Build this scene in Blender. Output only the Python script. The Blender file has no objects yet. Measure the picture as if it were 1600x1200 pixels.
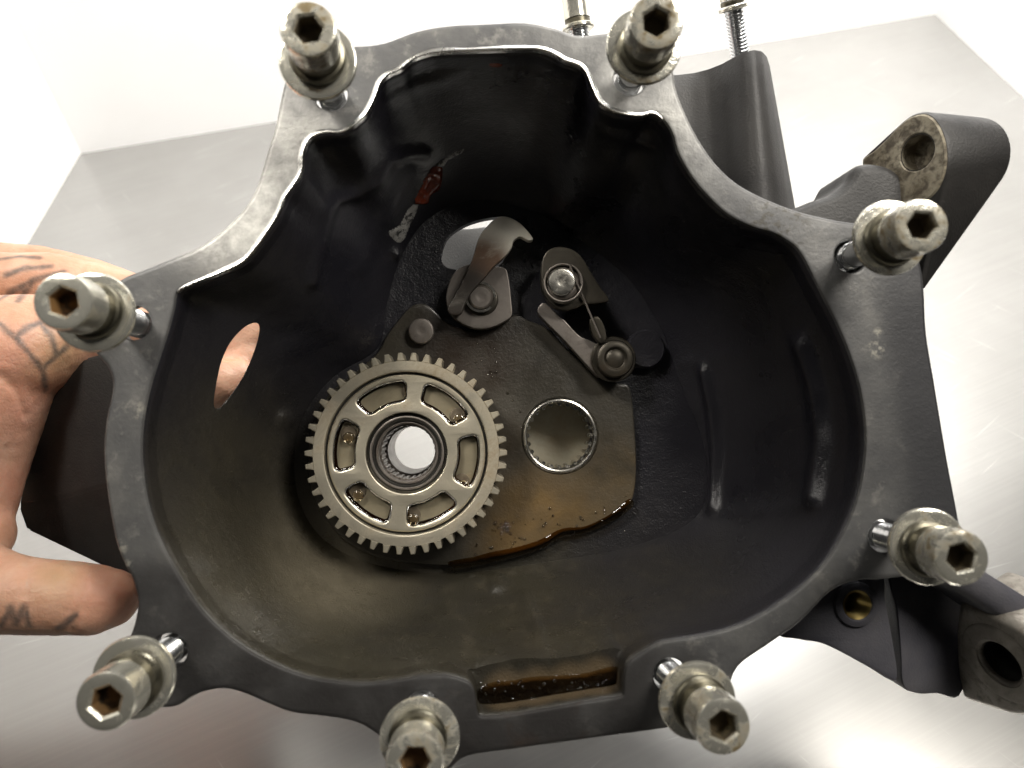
import bpy, bmesh, math, random, time
import numpy as np
T0 = time.time()
def tick(w_): pass
from mathutils import Vector, Matrix, noise as mnoise
from mathutils.geometry import tessellate_polygon
from mathutils.bvhtree import BVHTree
random.seed(7)
S = bpy.context.scene
COL = S.collection

# ------------------------------------------------------------------ camera
F = 1246.0                     # focal length in px of the 1600 px wide photograph
H = 0.365                      # camera height above the steel floor (m)
D = 230.0                      # camera to flange plane (mm)
UP = Vector((-97, 1184, 1246)).normalized()          # floor normal in camera axes
RT = (Vector((1, 0, 0)) - UP * UP.x).normalized()
FW = UP.cross(RT)
R3 = Matrix((RT, FW, UP))
CAM = Matrix.Translation((0, 0, H)) @ R3.to_4x4()
cd = bpy.data.cameras.new('camera'); cam = bpy.data.objects.new('camera', cd); COL.objects.link(cam)
cam.matrix_world = CAM
cd.sensor_width = 36; cd.lens = 36 * F / 1600
cd.clip_start = 0.01; cd.clip_end = 50
cd.dof.use_dof = True; cd.dof.focus_distance = 0.285; cd.dof.aperture_fstop = 13
S.camera = cam
S.view_settings.view_transform = 'Standard'; S.view_settings.look = 'None'
S.view_settings.exposure = 0.22; S.view_settings.gamma = 1
S.render.engine = 'CYCLES'

# ------------------------------------------------------------------ world and lamps
w = bpy.data.worlds.new('World'); S.world = w; w.use_nodes = True
w.node_tree.nodes['Background'].inputs[0].default_value = (1.0, 0.97, 0.93, 1)
w.node_tree.nodes['Background'].inputs[1].default_value = 0.014

def area(name, campos, target, sx, sy, power, col=(1, .95, .87)):
    """area lamp at a place given in camera axes (m), aimed at a point in camera axes"""
    l = bpy.data.lights.new(name, 'AREA'); l.shape = 'RECTANGLE'; l.size = sx; l.size_y = sy
    l.energy = power; l.color = col
    o = bpy.data.objects.new(name, l); COL.objects.link(o)
    p = CAM @ Vector(campos); t = CAM @ Vector(target)
    o.location = p; o.rotation_euler = (t - p).to_track_quat('-Z', 'Y').to_euler()
    return o
LT = (0, 0, -.28)
area('softbox_right', (.36, .62, .16), (.14, .02, -.45), .10, .14, .4)
area('softbox_left', (-.34, .46, .20), (-.085, .085, -.24), .20, .18, .17).data.spread = math.radians(26)
area('softbox_over', (.34, .37, .18), (-.03, -.03, -.28), .20, .20, 3.6)
area('wall_fill', (.25, .50, -.24), (.06, .44, -.72), .55, .2, 5.2, (1, .98, .95))  # added fill out of view, only to brighten the back wall
area('floor_fill', (-.64, .50, -.10), (-.16, -.12, -.38), .6, .6, 1.3)  # added fill with no known source, lifts the dark lower left floor

# ------------------------------------------------------------------ frames
ZC = Vector((65, 50, F)).normalized()
XC = (Vector((1, 0, 0)) - ZC * ZC.x).normalized()
YC = ZC.cross(XC)
OC = -ZC * D
MM = .001
CAS = CAM @ (Matrix.Translation(OC * MM) @ Matrix((XC, YC, ZC)).transposed().to_4x4())
def P(px, py, z=0.0):
    """photo pixel at casing height z (mm) -> casing coordinates (mm)"""
    r = Vector((px - 800, 600 - py, -F)); s = (z - D) / r.dot(ZC); X = r * s - OC
    return Vector((X.dot(XC), X.dot(YC), z))
def PX(v):
    X = XC * v.x + YC * v.y + ZC * v.z + OC
    return (800 + F * X.x / -X.z, 600 - F * X.y / -X.z)
def PF(px, py):
    """photo pixel on the steel floor -> world (m)"""
    r = R3 @ Vector((px - 800, 600 - py, -F)); s = -H / r.z
    return Vector((r.x * s, r.y * s, 0))

# ------------------------------------------------------------------ object helpers
def props(o, label=None, cat=None, group=None, kind=None):
    if label: o['label'] = label
    if cat: o['category'] = cat
    if group: o['group'] = group
    if kind: o['kind'] = kind
    return o
def empty(name, mat, **k):
    o = bpy.data.objects.new(name, None); COL.objects.link(o); o.matrix_world = mat
    o.empty_display_size = .01
    return props(o, **k)
def link(name, bm, mat, parent=None, matrix=None, ang=32, smooth=True, wn=True):
    """bmesh in mm -> mesh object in metres"""
    me = bpy.data.meshes.new(name)
    bmesh.ops.scale(bm, vec=(MM, MM, MM), verts=bm.verts)
    bm.to_mesh(me); bm.free()
    if smooth:
        me.shade_smooth(); me.set_sharp_from_angle(angle=math.radians(ang))
    me.materials.append(mat)
    o = bpy.data.objects.new(name, me); COL.objects.link(o)
    if parent: o.parent = parent
    if matrix is not None: o.matrix_local = matrix
    if smooth and wn:
        wm = o.modifiers.new('weighted', 'WEIGHTED_NORMAL'); wm.keep_sharp = True; wm.weight = 60
    return o
def area2(pts): return sum(a.x * b.y - b.x * a.y for a, b in zip(pts, pts[1:] + pts[:1])) / 2
def ccw(pts):
    pts = [Vector((p[0], p[1])) for p in pts]
    return pts if area2(pts) > 0 else pts[::-1]
def off(pts, d):
    if abs(d) < 1e-9: return [p.copy() for p in pts]
    n = len(pts); out = []
    for i in range(n):
        a, b, c = pts[i - 1], pts[i], pts[(i + 1) % n]
        e1 = (b - a); e2 = (c - b)
        n1 = Vector((e1.y, -e1.x)); n2 = Vector((e2.y, -e2.x))
        if n1.length < 1e-9: n1 = n2
        if n2.length < 1e-9: n2 = n1
        n1.normalize(); n2.normalize(); m = n1 + n2
        if m.length < 1e-6: m = n1
        m.normalize(); k = max(.5, m.dot(n1))
        out.append(b + m * (d / k))
    return out
def smooth_closed(pts, k=5):
    """closed Catmull-Rom through 2D points, k samples per control point"""
    n = len(pts); out = []
    V = [Vector((p[0], p[1])) for p in pts]
    for i in range(n):
        p0, p1, p2, p3 = V[i - 1], V[i], V[(i + 1) % n], V[(i + 2) % n]
        for j in range(k):
            t = j / k
            out.append(.5 * ((2 * p1) + (p2 - p0) * t + (2 * p0 - 5 * p1 + 4 * p2 - p3) * t * t + (3 * p1 - p0 - 3 * p2 + p3) * t ** 3))
    return out
def px2(pts, z): return [P(x, y, z).to_2d() for x, y in pts]
def circle(c, r, n=48, a0=0): return [Vector((c[0] + r * math.cos(a0 + 2 * math.pi * i / n), c[1] + r * math.sin(a0 + 2 * math.pi * i / n))) for i in range(n)]
def prism(outer, holes, po, ph=None, bm=None, cap_bottom=True, cap_top=True, zf=None):
    """solid between outlines: po = [(offset, z), ...] from top to bottom for the outside, ph the same for the holes"""
    bm = bm or bmesh.new()
    outer = ccw(outer); holes = [ccw(h) for h in holes]
    ph = ph or [(0, z) for _, z in (po[0], po[-1])]
    def ring(pts, o_, z): return [bm.verts.new((p.x, p.y, z + (zf(p.x, p.y) if zf else 0))) for p in off(pts, o_)]
    loops = [[ring(outer, o_, z) for o_, z in po]] + [[ring(h, o_, z) for o_, z in ph] for h in holes]
    for L in loops:
        for a, b in zip(L, L[1:]):
            for i in range(len(a)):
                j = (i + 1) % len(a); bm.faces.new((a[i], a[j], b[j], b[i]))
    for idx, do in ((0, cap_top), (-1, cap_bottom)):
        if not do: continue
        vs = [L[idx] for L in loops]; flat = [v for l in vs for v in l]
        for t in tessellate_polygon([[Vector((v.co.x, v.co.y, 0)) for v in l] for l in vs]):
            try: bm.faces.new([flat[i] for i in t])
            except ValueError: pass
    bmesh.ops.recalc_face_normals(bm, faces=bm.faces)
    return bm
def slab(z1, z0, b=.5): return [(-b, z1), (-b * .29, z1 - b * .29), (0, z1 - b), (0, z0)]
def hol(z1, z0, b=.4): return [(b, z1), (0, z1 - b), (0, z0)]
def lathe(prof, n=48, bm=None, wob=0):
    bm = bm or bmesh.new(); rows = []
    for r, z in prof:
        if r < 1e-6: rows.append([bm.verts.new((0, 0, z))])
        else: rows.append([bm.verts.new((r * math.cos(2 * math.pi * i / n), r * math.sin(2 * math.pi * i / n), z)) for i in range(n)])
    for a, b in zip(rows, rows[1:]):
        for i in range(n):
            j = (i + 1) % n
            if len(a) == 1 and len(b) == 1: continue
            if len(a) == 1: bm.faces.new((a[0], b[i], b[j]))
            elif len(b) == 1: bm.faces.new((a[i], a[j], b[0]))
            else: bm.faces.new((a[i], a[j], b[j], b[i]))
    bmesh.ops.recalc_face_normals(bm, faces=bm.faces)
    return bm
def seg_d(p, a, b):
    ab = b - a; t = max(0, min(1, (p - a).dot(ab) / max(1e-9, ab.dot(ab)))); return (p - a - ab * t).length
def poly_dn(A, pl):
    """distance of many points (n,k) to a polyline"""
    A = np.asarray(A, float); best = np.full(len(A), 1e9)
    for a, b in zip(pl, pl[1:]):
        a = np.array(a, float); ab = np.array(b, float) - a; t = np.clip(((A - a) @ ab) / max(1e-12, ab @ ab), 0, 1)
        best = np.minimum(best, np.linalg.norm(A - a - t[:, None] * ab, axis=1))
    return best
def poly_d(p, pl): return min(seg_d(p, a, b) for a, b in zip(pl, pl[1:]))

# ------------------------------------------------------------------ materials
def unit_sphere(u, v_):
    V_ = [(0, 0, 1)] + [(math.sin(math.pi * j / v_) * math.cos(2 * math.pi * i / u), math.sin(math.pi * j / v_) * math.sin(2 * math.pi * i / u), math.cos(math.pi * j / v_)) for j in range(1, v_) for i in range(u)] + [(0, 0, -1)]
    F_ = []
    for i in range(u):
        k = (i + 1) % u; F_.append((0, 1 + i, 1 + k)); F_.append((len(V_) - 1, len(V_) - 1 - u + k, len(V_) - 1 - u + i))
        for j in range(v_ - 2): a = 1 + j * u; F_.append((a + i, a + u + i, a + u + k, a + k))
    return V_, F_
SPH_V, SPH_F = unit_sphere(10, 6)
class NT:
    def __init__(s, name):
        s.m = bpy.data.materials.new(name); s.m.use_nodes = True; s.t = s.m.node_tree; s.n = s.t.nodes; s.b = s.n['Principled BSDF']
        s.tc = s.n.new('ShaderNodeNewGeometry').outputs['Position']
    def put(s, sock, v):
        if hasattr(v, 'is_linked') or isinstance(v, bpy.types.NodeSocket): s.t.links.new(v, sock)
        elif isinstance(v, tuple) and len(v) == 3 and sock.type == 'RGBA': sock.default_value = (*v, 1)
        else: sock.default_value = v
    def P(s, **k):
        for a, v in k.items(): s.put(s.b.inputs[a.replace('_', ' ')], v)
        return s
    def noise(s, scale, detail=4, rough=.55, dist=0, vec=None):
        n = s.n.new('ShaderNodeTexNoise'); n.inputs['Scale'].default_value = scale; n.inputs['Detail'].default_value = detail
        n.inputs['Roughness'].default_value = rough; n.inputs['Distortion'].default_value = dist
        s.t.links.new(vec or s.tc, n.inputs['Vector']); return n.outputs['Fac']
    def mapped(s, scale, rot=(0, 0, 0), src=None):
        if any(rot):
            r = s.n.new('ShaderNodeMapping'); r.inputs['Rotation'].default_value = rot; s.t.links.new(src or s.tc, r.inputs['Vector']); src = r.outputs[0]
        n = s.n.new('ShaderNodeMapping'); n.inputs['Scale'].default_value = scale
        s.t.links.new(src or s.tc, n.inputs['Vector']); return n.outputs[0]
    def ramp(s, fac, stops):
        n = s.n.new('ShaderNodeValToRGB'); e = n.color_ramp.elements
        while len(e) < len(stops): e.new(.5)
        for el, (p, c) in zip(e, stops):
            el.position = p; el.color = (*c, 1) if isinstance(c, tuple) else (c, c, c, 1)
        s.t.links.new(fac, n.inputs[0]); return n.outputs[0]
    def math(s, op, a, b=0.0, c=0.0):
        n = s.n.new('ShaderNodeMath'); n.operation = op
        for i, v in enumerate((a, b, c)): s.put(n.inputs[i], v)
        return n.outputs[0]
    def mix(s, fac, a, b, mode='MIX'):
        n = s.n.new('ShaderNodeMix'); n.data_type = 'RGBA'; n.blend_type = mode
        s.put(n.inputs['Factor'], fac); s.put(n.inputs['A'], a); s.put(n.inputs['B'], b); return n.outputs['Result']
    def bump(s, h, dist=.0005, strength=.5, normal=None):
        n = s.n.new('ShaderNodeBump'); n.inputs['Distance'].default_value = dist; n.inputs['Strength'].default_value = strength
        s.put(n.inputs['Height'], h)
        if normal: s.t.links.new(normal, n.inputs['Normal'])
        return n.outputs[0]
    def attr(s, name):
        n = s.n.new('ShaderNodeAttribute'); n.attribute_name = name; return n.outputs['Fac']
    def dist(s, wp, r0, r1):
        """1 inside r0 m of world point wp, 0 beyond r1, with a noisy edge"""
        n = s.n.new('ShaderNodeVectorMath'); n.operation = 'DISTANCE'; s.t.links.new(s.tc, n.inputs[0]); n.inputs[1].default_value = wp
        m = s.n.new('ShaderNodeMapRange'); m.interpolation_type = 'SMOOTHSTEP'
        s.put(m.inputs['Value'], n.outputs['Value']); m.inputs['From Min'].default_value = r0; m.inputs['From Max'].default_value = r1
        m.inputs['To Min'].default_value = 1; m.inputs['To Max'].default_value = 0; return m.outputs[0]
def WP(px, py, z): return CAS @ (P(px, py, z) * MM)

def m_flange():
    t = NT('worn_flange_metal')
    big = t.noise(55, 5, .6, .3); fine = t.noise(900, 4, .7); spots = t.noise(160, 6, .7, .2)
    c = t.ramp(big, [(.3, (.060, .060, .062)), (.55, (.105, .104, .102)), (.75, (.17, .165, .155))])
    c = t.mix(t.ramp(spots, [(.56, 0.), (.70, .55)]), c, (.25, .24, .22))
    c = t.mix(t.math('MULTIPLY', t.ramp(t.noise(60, 6, .7, .5), [(.50, 0.), (.62, .85)]), t.dist(WP(840, 1140, 0), .012, .04)), c, (.075, .038, .018))
    c = t.mix(t.math('MULTIPLY', t.ramp(t.noise(330, 3, .7), [(.5, 0.), (.6, .9)]), t.dist(WP(1215, 345, 0), .006, .012)), c, (.05, .045, .035))
    wear_sheen = t.math('MAXIMUM', t.dist(WP(385, 335, 0), .008, .030), t.math('MAXIMUM', t.dist(WP(425, 235, 0), .006, .024), t.math('MULTIPLY', t.dist(WP(1010, 150, 0), .005, .05), .45)))  # worn bare metal, with part of the lamp sheen painted into the colour
    c = t.mix(t.math('MULTIPLY', wear_sheen, t.ramp(t.noise(75, 6, .65, .4), [(.3, .35), (.62, 1.)])), c, t.ramp(t.noise(120, 6, .7, .3), [(.35, (.24, .235, .22)), (.65, (.62, .61, .57))]))
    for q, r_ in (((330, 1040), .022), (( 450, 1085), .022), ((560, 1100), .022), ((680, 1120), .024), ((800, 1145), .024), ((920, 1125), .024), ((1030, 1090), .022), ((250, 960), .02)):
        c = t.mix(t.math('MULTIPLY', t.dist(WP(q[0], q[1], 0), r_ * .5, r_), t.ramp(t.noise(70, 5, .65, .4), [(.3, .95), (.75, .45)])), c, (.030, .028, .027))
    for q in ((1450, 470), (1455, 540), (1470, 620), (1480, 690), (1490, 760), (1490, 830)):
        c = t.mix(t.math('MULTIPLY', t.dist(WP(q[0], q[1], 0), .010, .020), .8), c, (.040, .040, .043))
    for q, r_ in (((211, 640), .0035), ((1369, 545), .004), ((188, 855), .0028), ((196, 885), .003), ((1372, 520), .002)):
        c = t.mix(t.math('MULTIPLY', t.dist(WP(q[0], q[1], 0), r_ * .3, r_), t.ramp(t.noise(420, 4, .7), [(.48, 0.), (.58, .6)])), c, (.40, .38, .32))
    t.P(Base_Color=c, Metallic=.25, Roughness=t.ramp(big, [(.3, .52), (.8, .38)]), Normal=t.bump(t.math('ADD', fine, t.math('MULTIPLY', spots, 1.6)), .00014, .6))
    return t.m
def m_cast(name='dark_cast_metal', base=(.017, .016, .0155), hi=(.034, .032, .030), rough=.5):
    t = NT(name); big = t.noise(40, 5, .6); fine = t.noise(1300, 3, .6); sp = t.noise(210, 6, .75)
    c = t.ramp(big, [(.35, base), (.7, hi)]); c = t.mix(t.ramp(sp, [(.62, 0.), (.72, .35)]), c, (.10, .092, .085))
    t.P(Base_Color=c, Metallic=.0, Specular_IOR_Level=.38, Roughness=t.ramp(big, [(.3, rough + .06), (.7, rough - .06)]), Normal=t.bump(fine, .00025, .55))
    return t.m
def m_bowl():
    t = NT('oily_black_interior'); big = t.noise(22, 5, .6, .4); fine = t.noise(1500, 3, .6); sp = t.noise(420, 4, .7); mid = t.noise(190, 5, .7)
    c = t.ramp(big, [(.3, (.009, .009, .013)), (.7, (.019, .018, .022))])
    wet = t.math('MAXIMUM', t.dist(WP(600, 1010, -30), .05, .115), t.math('MULTIPLY', t.dist(WP(1000, 950, -40), .01, .06), .5))
    wet = t.math('MULTIPLY', wet, t.ramp(t.noise(28, 5, .6, .5), [(.2, .55), (.6, 1.)]))
    c = t.mix(wet, c, (.028, .025, .017))
    st = t.math('MULTIPLY', t.dist(WP(520, 880, -60), .006, .042), t.ramp(t.noise(30, 5, .6, .5), [(.25, .4), (.7, 1.)]))  # brown oil stain; the lit glow of the curved wall is partly painted in
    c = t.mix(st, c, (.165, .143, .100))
    st2 = t.math('MULTIPLY', t.dist(WP(370, 770, -35), .010, .055), t.ramp(t.noise(36, 4, .6, .6), [(.3, .2), (.7, .9)]))
    c = t.mix(st2, c, (.040, .035, .024))
    drip = t.ramp(t.noise(1.0, 5, .6, .2, t.mapped((160, 160, 26))), [(.52, 0.), (.66, .5)])
    c = t.mix(t.math('MULTIPLY', drip, wet), c, (.05, .043, .030))
    for q in ((790, 1084), (840, 1080), (890, 1072), (935, 1064)): c = t.mix(t.math('MULTIPLY', t.dist(WP(q[0], q[1], -10.8), .004, .009), .9), c, (.085, .062, .036))
    c = t.mix(t.ramp(sp, [(.70, 0.), (.76, .6)]), c, (.15, .13, .095))
    r = t.mix(wet, t.ramp(big, [(.3, .24), (.7, .36)]), t.ramp(mid, [(.35, .24), (.65, .40)]))
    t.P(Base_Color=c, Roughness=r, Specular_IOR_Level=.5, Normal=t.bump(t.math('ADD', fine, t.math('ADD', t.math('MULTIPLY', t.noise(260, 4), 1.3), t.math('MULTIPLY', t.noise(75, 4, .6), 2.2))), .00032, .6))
    return t.m
def m_plate():
    t = NT('oil_stained_plate'); big = t.noise(38, 5, .6, .6); fine = t.noise(1100, 3, .6); sp = t.noise(500, 4, .7)
    c = t.ramp(big, [(.3, (.027, .024, .0185)), (.7, (.060, .053, .040))])
    edge = t.math('MULTIPLY', t.dist(WP(850, 840, -66), .012, .034), t.ramp(t.noise(50, 4, .6, .8), [(.3, .45), (.62, 1.)]))
    c = t.mix(edge, c, (.135, .086, .034))
    e2 = t.math('MULTIPLY', t.dist(WP(960, 760, -66), .004, .026), t.ramp(t.noise(60, 4, .6, .8), [(.3, .1), (.65, .8)]))
    c = t.mix(e2, c, (.115, .082, .042))
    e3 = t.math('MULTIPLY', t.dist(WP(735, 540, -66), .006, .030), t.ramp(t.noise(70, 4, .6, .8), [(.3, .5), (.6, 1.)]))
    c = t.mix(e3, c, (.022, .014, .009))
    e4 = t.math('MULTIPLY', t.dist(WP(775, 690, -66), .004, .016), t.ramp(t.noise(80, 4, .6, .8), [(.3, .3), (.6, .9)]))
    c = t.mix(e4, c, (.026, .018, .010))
    t.P(Base_Color=c, Metallic=.15, Roughness=t.ramp(t.noise(60, 4), [(.35, .28), (.65, .46)]), Coat_Weight=.45, Coat_Roughness=.12,
        Normal=t.bump(t.math('ADD', t.math('MULTIPLY', t.noise(420, 5, .7), 1.6), fine), .00020, .55))
    return t.m
def m_metal(name, c0, c1, rough, dirt=None, dscale=120, dlo=.55, dhi=.7, damt=.9, metallic=1.0, bump=.00008, bscale=700):
    t = NT(name); big = t.noise(90, 5, .65, .4)
    c = t.ramp(big, [(.3, c0), (.7, c1)]); r = t.ramp(big, [(.3, rough + .08), (.7, max(.05, rough - .08))])
    met = metallic
    if dirt:
        oi = t.n.new('ShaderNodeObjectInfo'); f = t.ramp(t.math('ADD', t.noise(dscale, 6, .7, .4), t.math('MULTIPLY_ADD', oi.outputs['Random'], .14, -.07)), [(dlo, 0.), (dhi, damt)]); c = t.mix(f, c, dirt)
        met = t.math('MULTIPLY', t.math('SUBTRACT', 1.0, f), metallic)
    t.P(Base_Color=c, Metallic=met, Roughness=r, Normal=t.bump(t.noise(bscale, 4, .6), bump, .6))
    return t.m
def m_oil(name, col, rough=.03, ior=1.47, bump=0):
    t = NT(name); n = t.n; n.remove(t.b)
    tr = n.new('ShaderNodeBsdfTransparent'); tr.inputs[0].default_value = (*col, 1)
    gl = n.new('ShaderNodeBsdfGlossy'); gl.inputs['Roughness'].default_value = rough
    fr = n.new('ShaderNodeFresnel'); fr.inputs[0].default_value = ior
    mx = n.new('ShaderNodeMixShader'); L = t.t.links
    L.new(fr.outputs[0], mx.inputs[0]); L.new(tr.outputs[0], mx.inputs[1]); L.new(gl.outputs[0], mx.inputs[2])
    if bump:
        b = t.bump(t.noise(190, 2), bump, .5); L.new(b, gl.inputs['Normal']); L.new(b, fr.inputs['Normal'])
    L.new(mx.outputs[0], n['Material Output'].inputs[0]); return t.m
def m_steel_floor():
    t = NT('brushed_steel')
    streak = t.noise(1.0, 4, .6, 0, t.mapped((5, 620, 1), (0, 0, math.radians(-24))))
    big = t.noise(7, 4, .6); cloud = t.noise(24, 5, .6, .6)
    c = t.ramp(big, [(.3, (.42, .415, .40)), (.7, (.50, .495, .48))])
    c = t.mix(t.ramp(cloud, [(.45, 0.), (.75, .12)]), c, (.38, .37, .35))
    c = t.mix(t.ramp(streak, [(.42, 0.), (.75, .16)]), c, (.68, .67, .64))
    def scratch(rot, sx, sy, th):
        f = t.noise(1.0, 2, .5, .35, t.mapped((sx, sy, 1), (0, 0, math.radians(rot))))
        return t.math('MULTIPLY', t.ramp(f, [(th, 0.), (th + .03, 1.)]), t.ramp(t.noise(13 + sx, 3), [(.47, 0.), (.6, 1.)]))
    sc = t.math('MAXIMUM', scratch(-38, 9, 520, .68), t.math('MAXIMUM', scratch(-14, 12, 600, .70), scratch(48, 14, 480, .71)))
    c = t.mix(t.math('MULTIPLY', sc, .5), c, (.86, .85, .82))
    t.P(Base_Color=c, Metallic=.62, Roughness=t.ramp(cloud, [(.3, .235), (.7, .265)]), Anisotropic=.2,
        Normal=t.bump(cloud, .00005, .3))
    return t.m
def m_white():
    t = NT('white_wall'); t.P(Base_Color=t.ramp(t.noise(5, 4), [(.3, (.86, .855, .85)), (.7, (.90, .895, .89))]), Roughness=.6,
        Normal=t.bump(t.noise(200, 4), .0004, .2)); return t.m
def m_skin():
    t = NT('skin'); a = t.noise(60, 5, .65, .3); f = t.noise(900, 4, .65)
    c = t.ramp(a, [(.3, (.48, .25, .155)), (.55, (.59, .345, .235)), (.75, (.66, .43, .31))])
    c = t.mix(t.math('MULTIPLY', t.attr('flush'), .5), c, (.62, .27, .19))
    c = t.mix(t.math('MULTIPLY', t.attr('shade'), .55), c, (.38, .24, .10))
    c = t.mix(t.math('MULTIPLY', t.attr('ink'), t.ramp(t.noise(400, 4, .7), [(.3, .55), (.6, .85)])), c, (.075, .07, .065))
    vo = t.n.new('ShaderNodeTexVoronoi'); vo.inputs['Scale'].default_value = 620; vo.feature = 'DISTANCE_TO_EDGE'
    t.t.links.new(t.tc, vo.inputs['Vector'])
    hh = t.math('ADD', t.math('MULTIPLY', f, .6), t.math('MINIMUM', vo.outputs['Distance'], .25))
    t.P(Base_Color=c, Roughness=t.ramp(a, [(.3, .50), (.7, .40)]), Subsurface_Weight=.35, Subsurface_Radius=(1, .35, .2), Subsurface_Scale=.0022,
        Normal=t.bump(t.math('ADD', hh, t.math('MULTIPLY', t.noise(140, 4, .6, .8, t.mapped((1, 2.6, 1))), 1.2)), .00028, .6)); return t.m
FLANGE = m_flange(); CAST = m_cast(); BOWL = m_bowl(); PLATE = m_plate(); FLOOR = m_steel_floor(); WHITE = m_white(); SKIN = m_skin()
BLUECAST = m_cast('bluish_cast_metal', (.050, .050, .062), (.095, .092, .10), .42)
LIP = m_metal('bare_machined_edge', (.72, .70, .66), (.88, .87, .83), .24)
GEAR = m_metal('oily_gear_steel', (.48, .435, .335), (.64, .59, .475), .40, (.17, .115, .055), 70, .50, .70, .65, .85)
GEARDARK = m_metal('dark_bearing_steel', (.05, .048, .044), (.10, .095, .085), .30, metallic=.8)
POCKET = m_metal('oily_pocket_steel', (.22, .208, .175), (.32, .305, .262), .34, (.22, .15, .07), 110, .6, .75, .6, .4)
STEEL = m_metal('bright_steel', (.52, .50, .45), (.66, .64, .58), .24, (.12, .10, .07), 160, .6, .7, .7)
ZINC = m_metal('tarnished_zinc', (.74, .715, .60), (.93, .91, .81), .19, (.15, .11, .05), 130, .52, .64, .95, metallic=.82, bump=.00014)
ZINCDARK = m_metal('grimy_zinc_sleeve', (.11, .10, .07), (.25, .235, .18), .34, (.06, .05, .03), 130, .48, .65, .85)
THREAD = m_metal('clean_thread_zinc', (.66, .67, .68), (.80, .81, .82), .20, (.25, .23, .19), 200, .66, .74, .6)
RUST = m_metal('rusty_socket', (.09, .055, .025), (.27, .15, .055), .6, (.02, .016, .012), 260, .5, .62, .9, metallic=.1)
SOCK = m_metal('dark_socket', (.07, .058, .04), (.20, .165, .11), .45, (.30, .24, .13), 260, .6, .68, .7, metallic=.5)
SCUFF = m_metal('scuffed_lug_face', (.17, .155, .13), (.34, .315, .275), .44, (.075, .055, .04), 300, .50, .68, .85, metallic=.45, bump=.0004, bscale=260)
def m_rustarm():
    t = NT('rust_stained_lever'); n1 = t.noise(110, 6, .7, .5)
    c = t.ramp(t.noise(60, 5), [(.3, (.66, .62, .52)), (.7, (.82, .78, .68))])
    st = t.math('MULTIPLY', t.dist(WP(752, 415, -55), .006, .015), t.ramp(n1, [(.25, .5), (.5, 1.)])); c = t.mix(st, c, (.13, .075, .045))
    bl = t.math('MULTIPLY', t.dist(WP(722, 462, -55), .007, .017), t.ramp(n1, [(.2, .75), (.5, 1.)])); c = t.mix(bl, c, (.028, .022, .017))
    t.P(Base_Color=c, Metallic=.0, Roughness=.42, Normal=t.bump(n1, .0003, .5)); return t.m
RUSTARM = m_rustarm()
GREYARM = m_metal('pinkish_grey_steel', (.15, .132, .115), (.24, .215, .195), .40, (.06, .045, .03), 110, .55, .72, .8, metallic=.6)
DARKARM = m_metal('dark_oily_steel', (.035, .031, .025), (.080, .070, .053), .36, (.03, .022, .014), 90, .52, .68, .8, metallic=.7)
GRIME = m_metal('grimy_lug_face', (.22, .185, .125), (.52, .47, .36), .55, (.06, .043, .025), 260, .44, .60, .85, metallic=.3, bump=.0003)
OIL = m_oil('thin_amber_oil', (.96, .92, .83)); OILD = m_oil('dark_brown_oil', (.60, .43, .20), .04, 1.5, .0006)
CLEAR = m_oil('clear_oil_bubble', (.97, .93, .84), .02, 1.6)
BROWN = m_oil('brown_oil_meniscus', (.42, .27, .12), .05, 1.5)
SEAL = m_metal('red_sealant', (.17, .03, .013), (.30, .055, .02), .25, (.06, .012, .008), 160, .5, .66, .9, metallic=0, bump=.0004, bscale=300)
SCRAPE = m_metal('scraped_bare_metal', (.30, .295, .28), (.60, .59, .56), .4, (.02, .02, .02), 420, .52, .58, .95, metallic=.5, bump=.0003)

# ------------------------------------------------------------------ the setting: steel floor and white walls
def wbox(name, pts, h, mat, thick):
    """upright sheet standing on the floor along pts (world m)"""
    bm = bmesh.new(); a, b = pts; n = Vector((-(b - a).y, (b - a).x, 0)).normalized() * thick
    vs = [bm.verts.new(p) for p in (a, b, b + n, a + n, a + Vector((0, 0, h)), b + Vector((0, 0, h)), b + n + Vector((0, 0, h)), a + n + Vector((0, 0, h)))]
    for f in ((0, 1, 2, 3), (4, 5, 6, 7), (0, 1, 5, 4), (1, 2, 6, 5), (2, 3, 7, 6), (3, 0, 4, 7)): bm.faces.new([vs[i] for i in f])
    bmesh.ops.recalc_face_normals(bm, faces=bm.faces); bmesh.ops.scale(bm, vec=(1000,) * 3, verts=bm.verts)
    return props(link(name, bm, mat, smooth=False), kind='structure')
BL, BR = PF(126, 240), PF(1461, 22)
L2, R2 = PF(40, 386), PF(1600, 153)
LFAR = BL + (L2 - BL).normalized() * 1.2; RFAR = BR + (R2 - BR).normalized() * 1.2
e = .003
bm = bmesh.new(); up = (BR - BL).normalized() * .004
quad = [BL - up, BR + up, RFAR + up, LFAR - up]
top = [bm.verts.new(v * 1000) for v in quad]; bot = [bm.verts.new((v - Vector((0, 0, .003))) * 1000) for v in quad]
bm.faces.new(top); bm.faces.new(bot)
for i in range(4): bm.faces.new((top[i], top[(i + 1) % 4], bot[(i + 1) % 4], bot[i]))
bmesh.ops.recalc_face_normals(bm, faces=bm.faces)
props(link('floor', bm, FLOOR, smooth=False), kind='structure')
wbox('wall_back', (BL, BR), .62, WHITE, .004)
LW = BL + (L2 - BL).normalized() * .42; RW = BR + (R2 - BR).normalized() * .42
wbox('wall_left', (LW, BL), .62, WHITE, .004)
wbox('wall_right', (BR, RW), .62, WHITE, .004)

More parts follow.
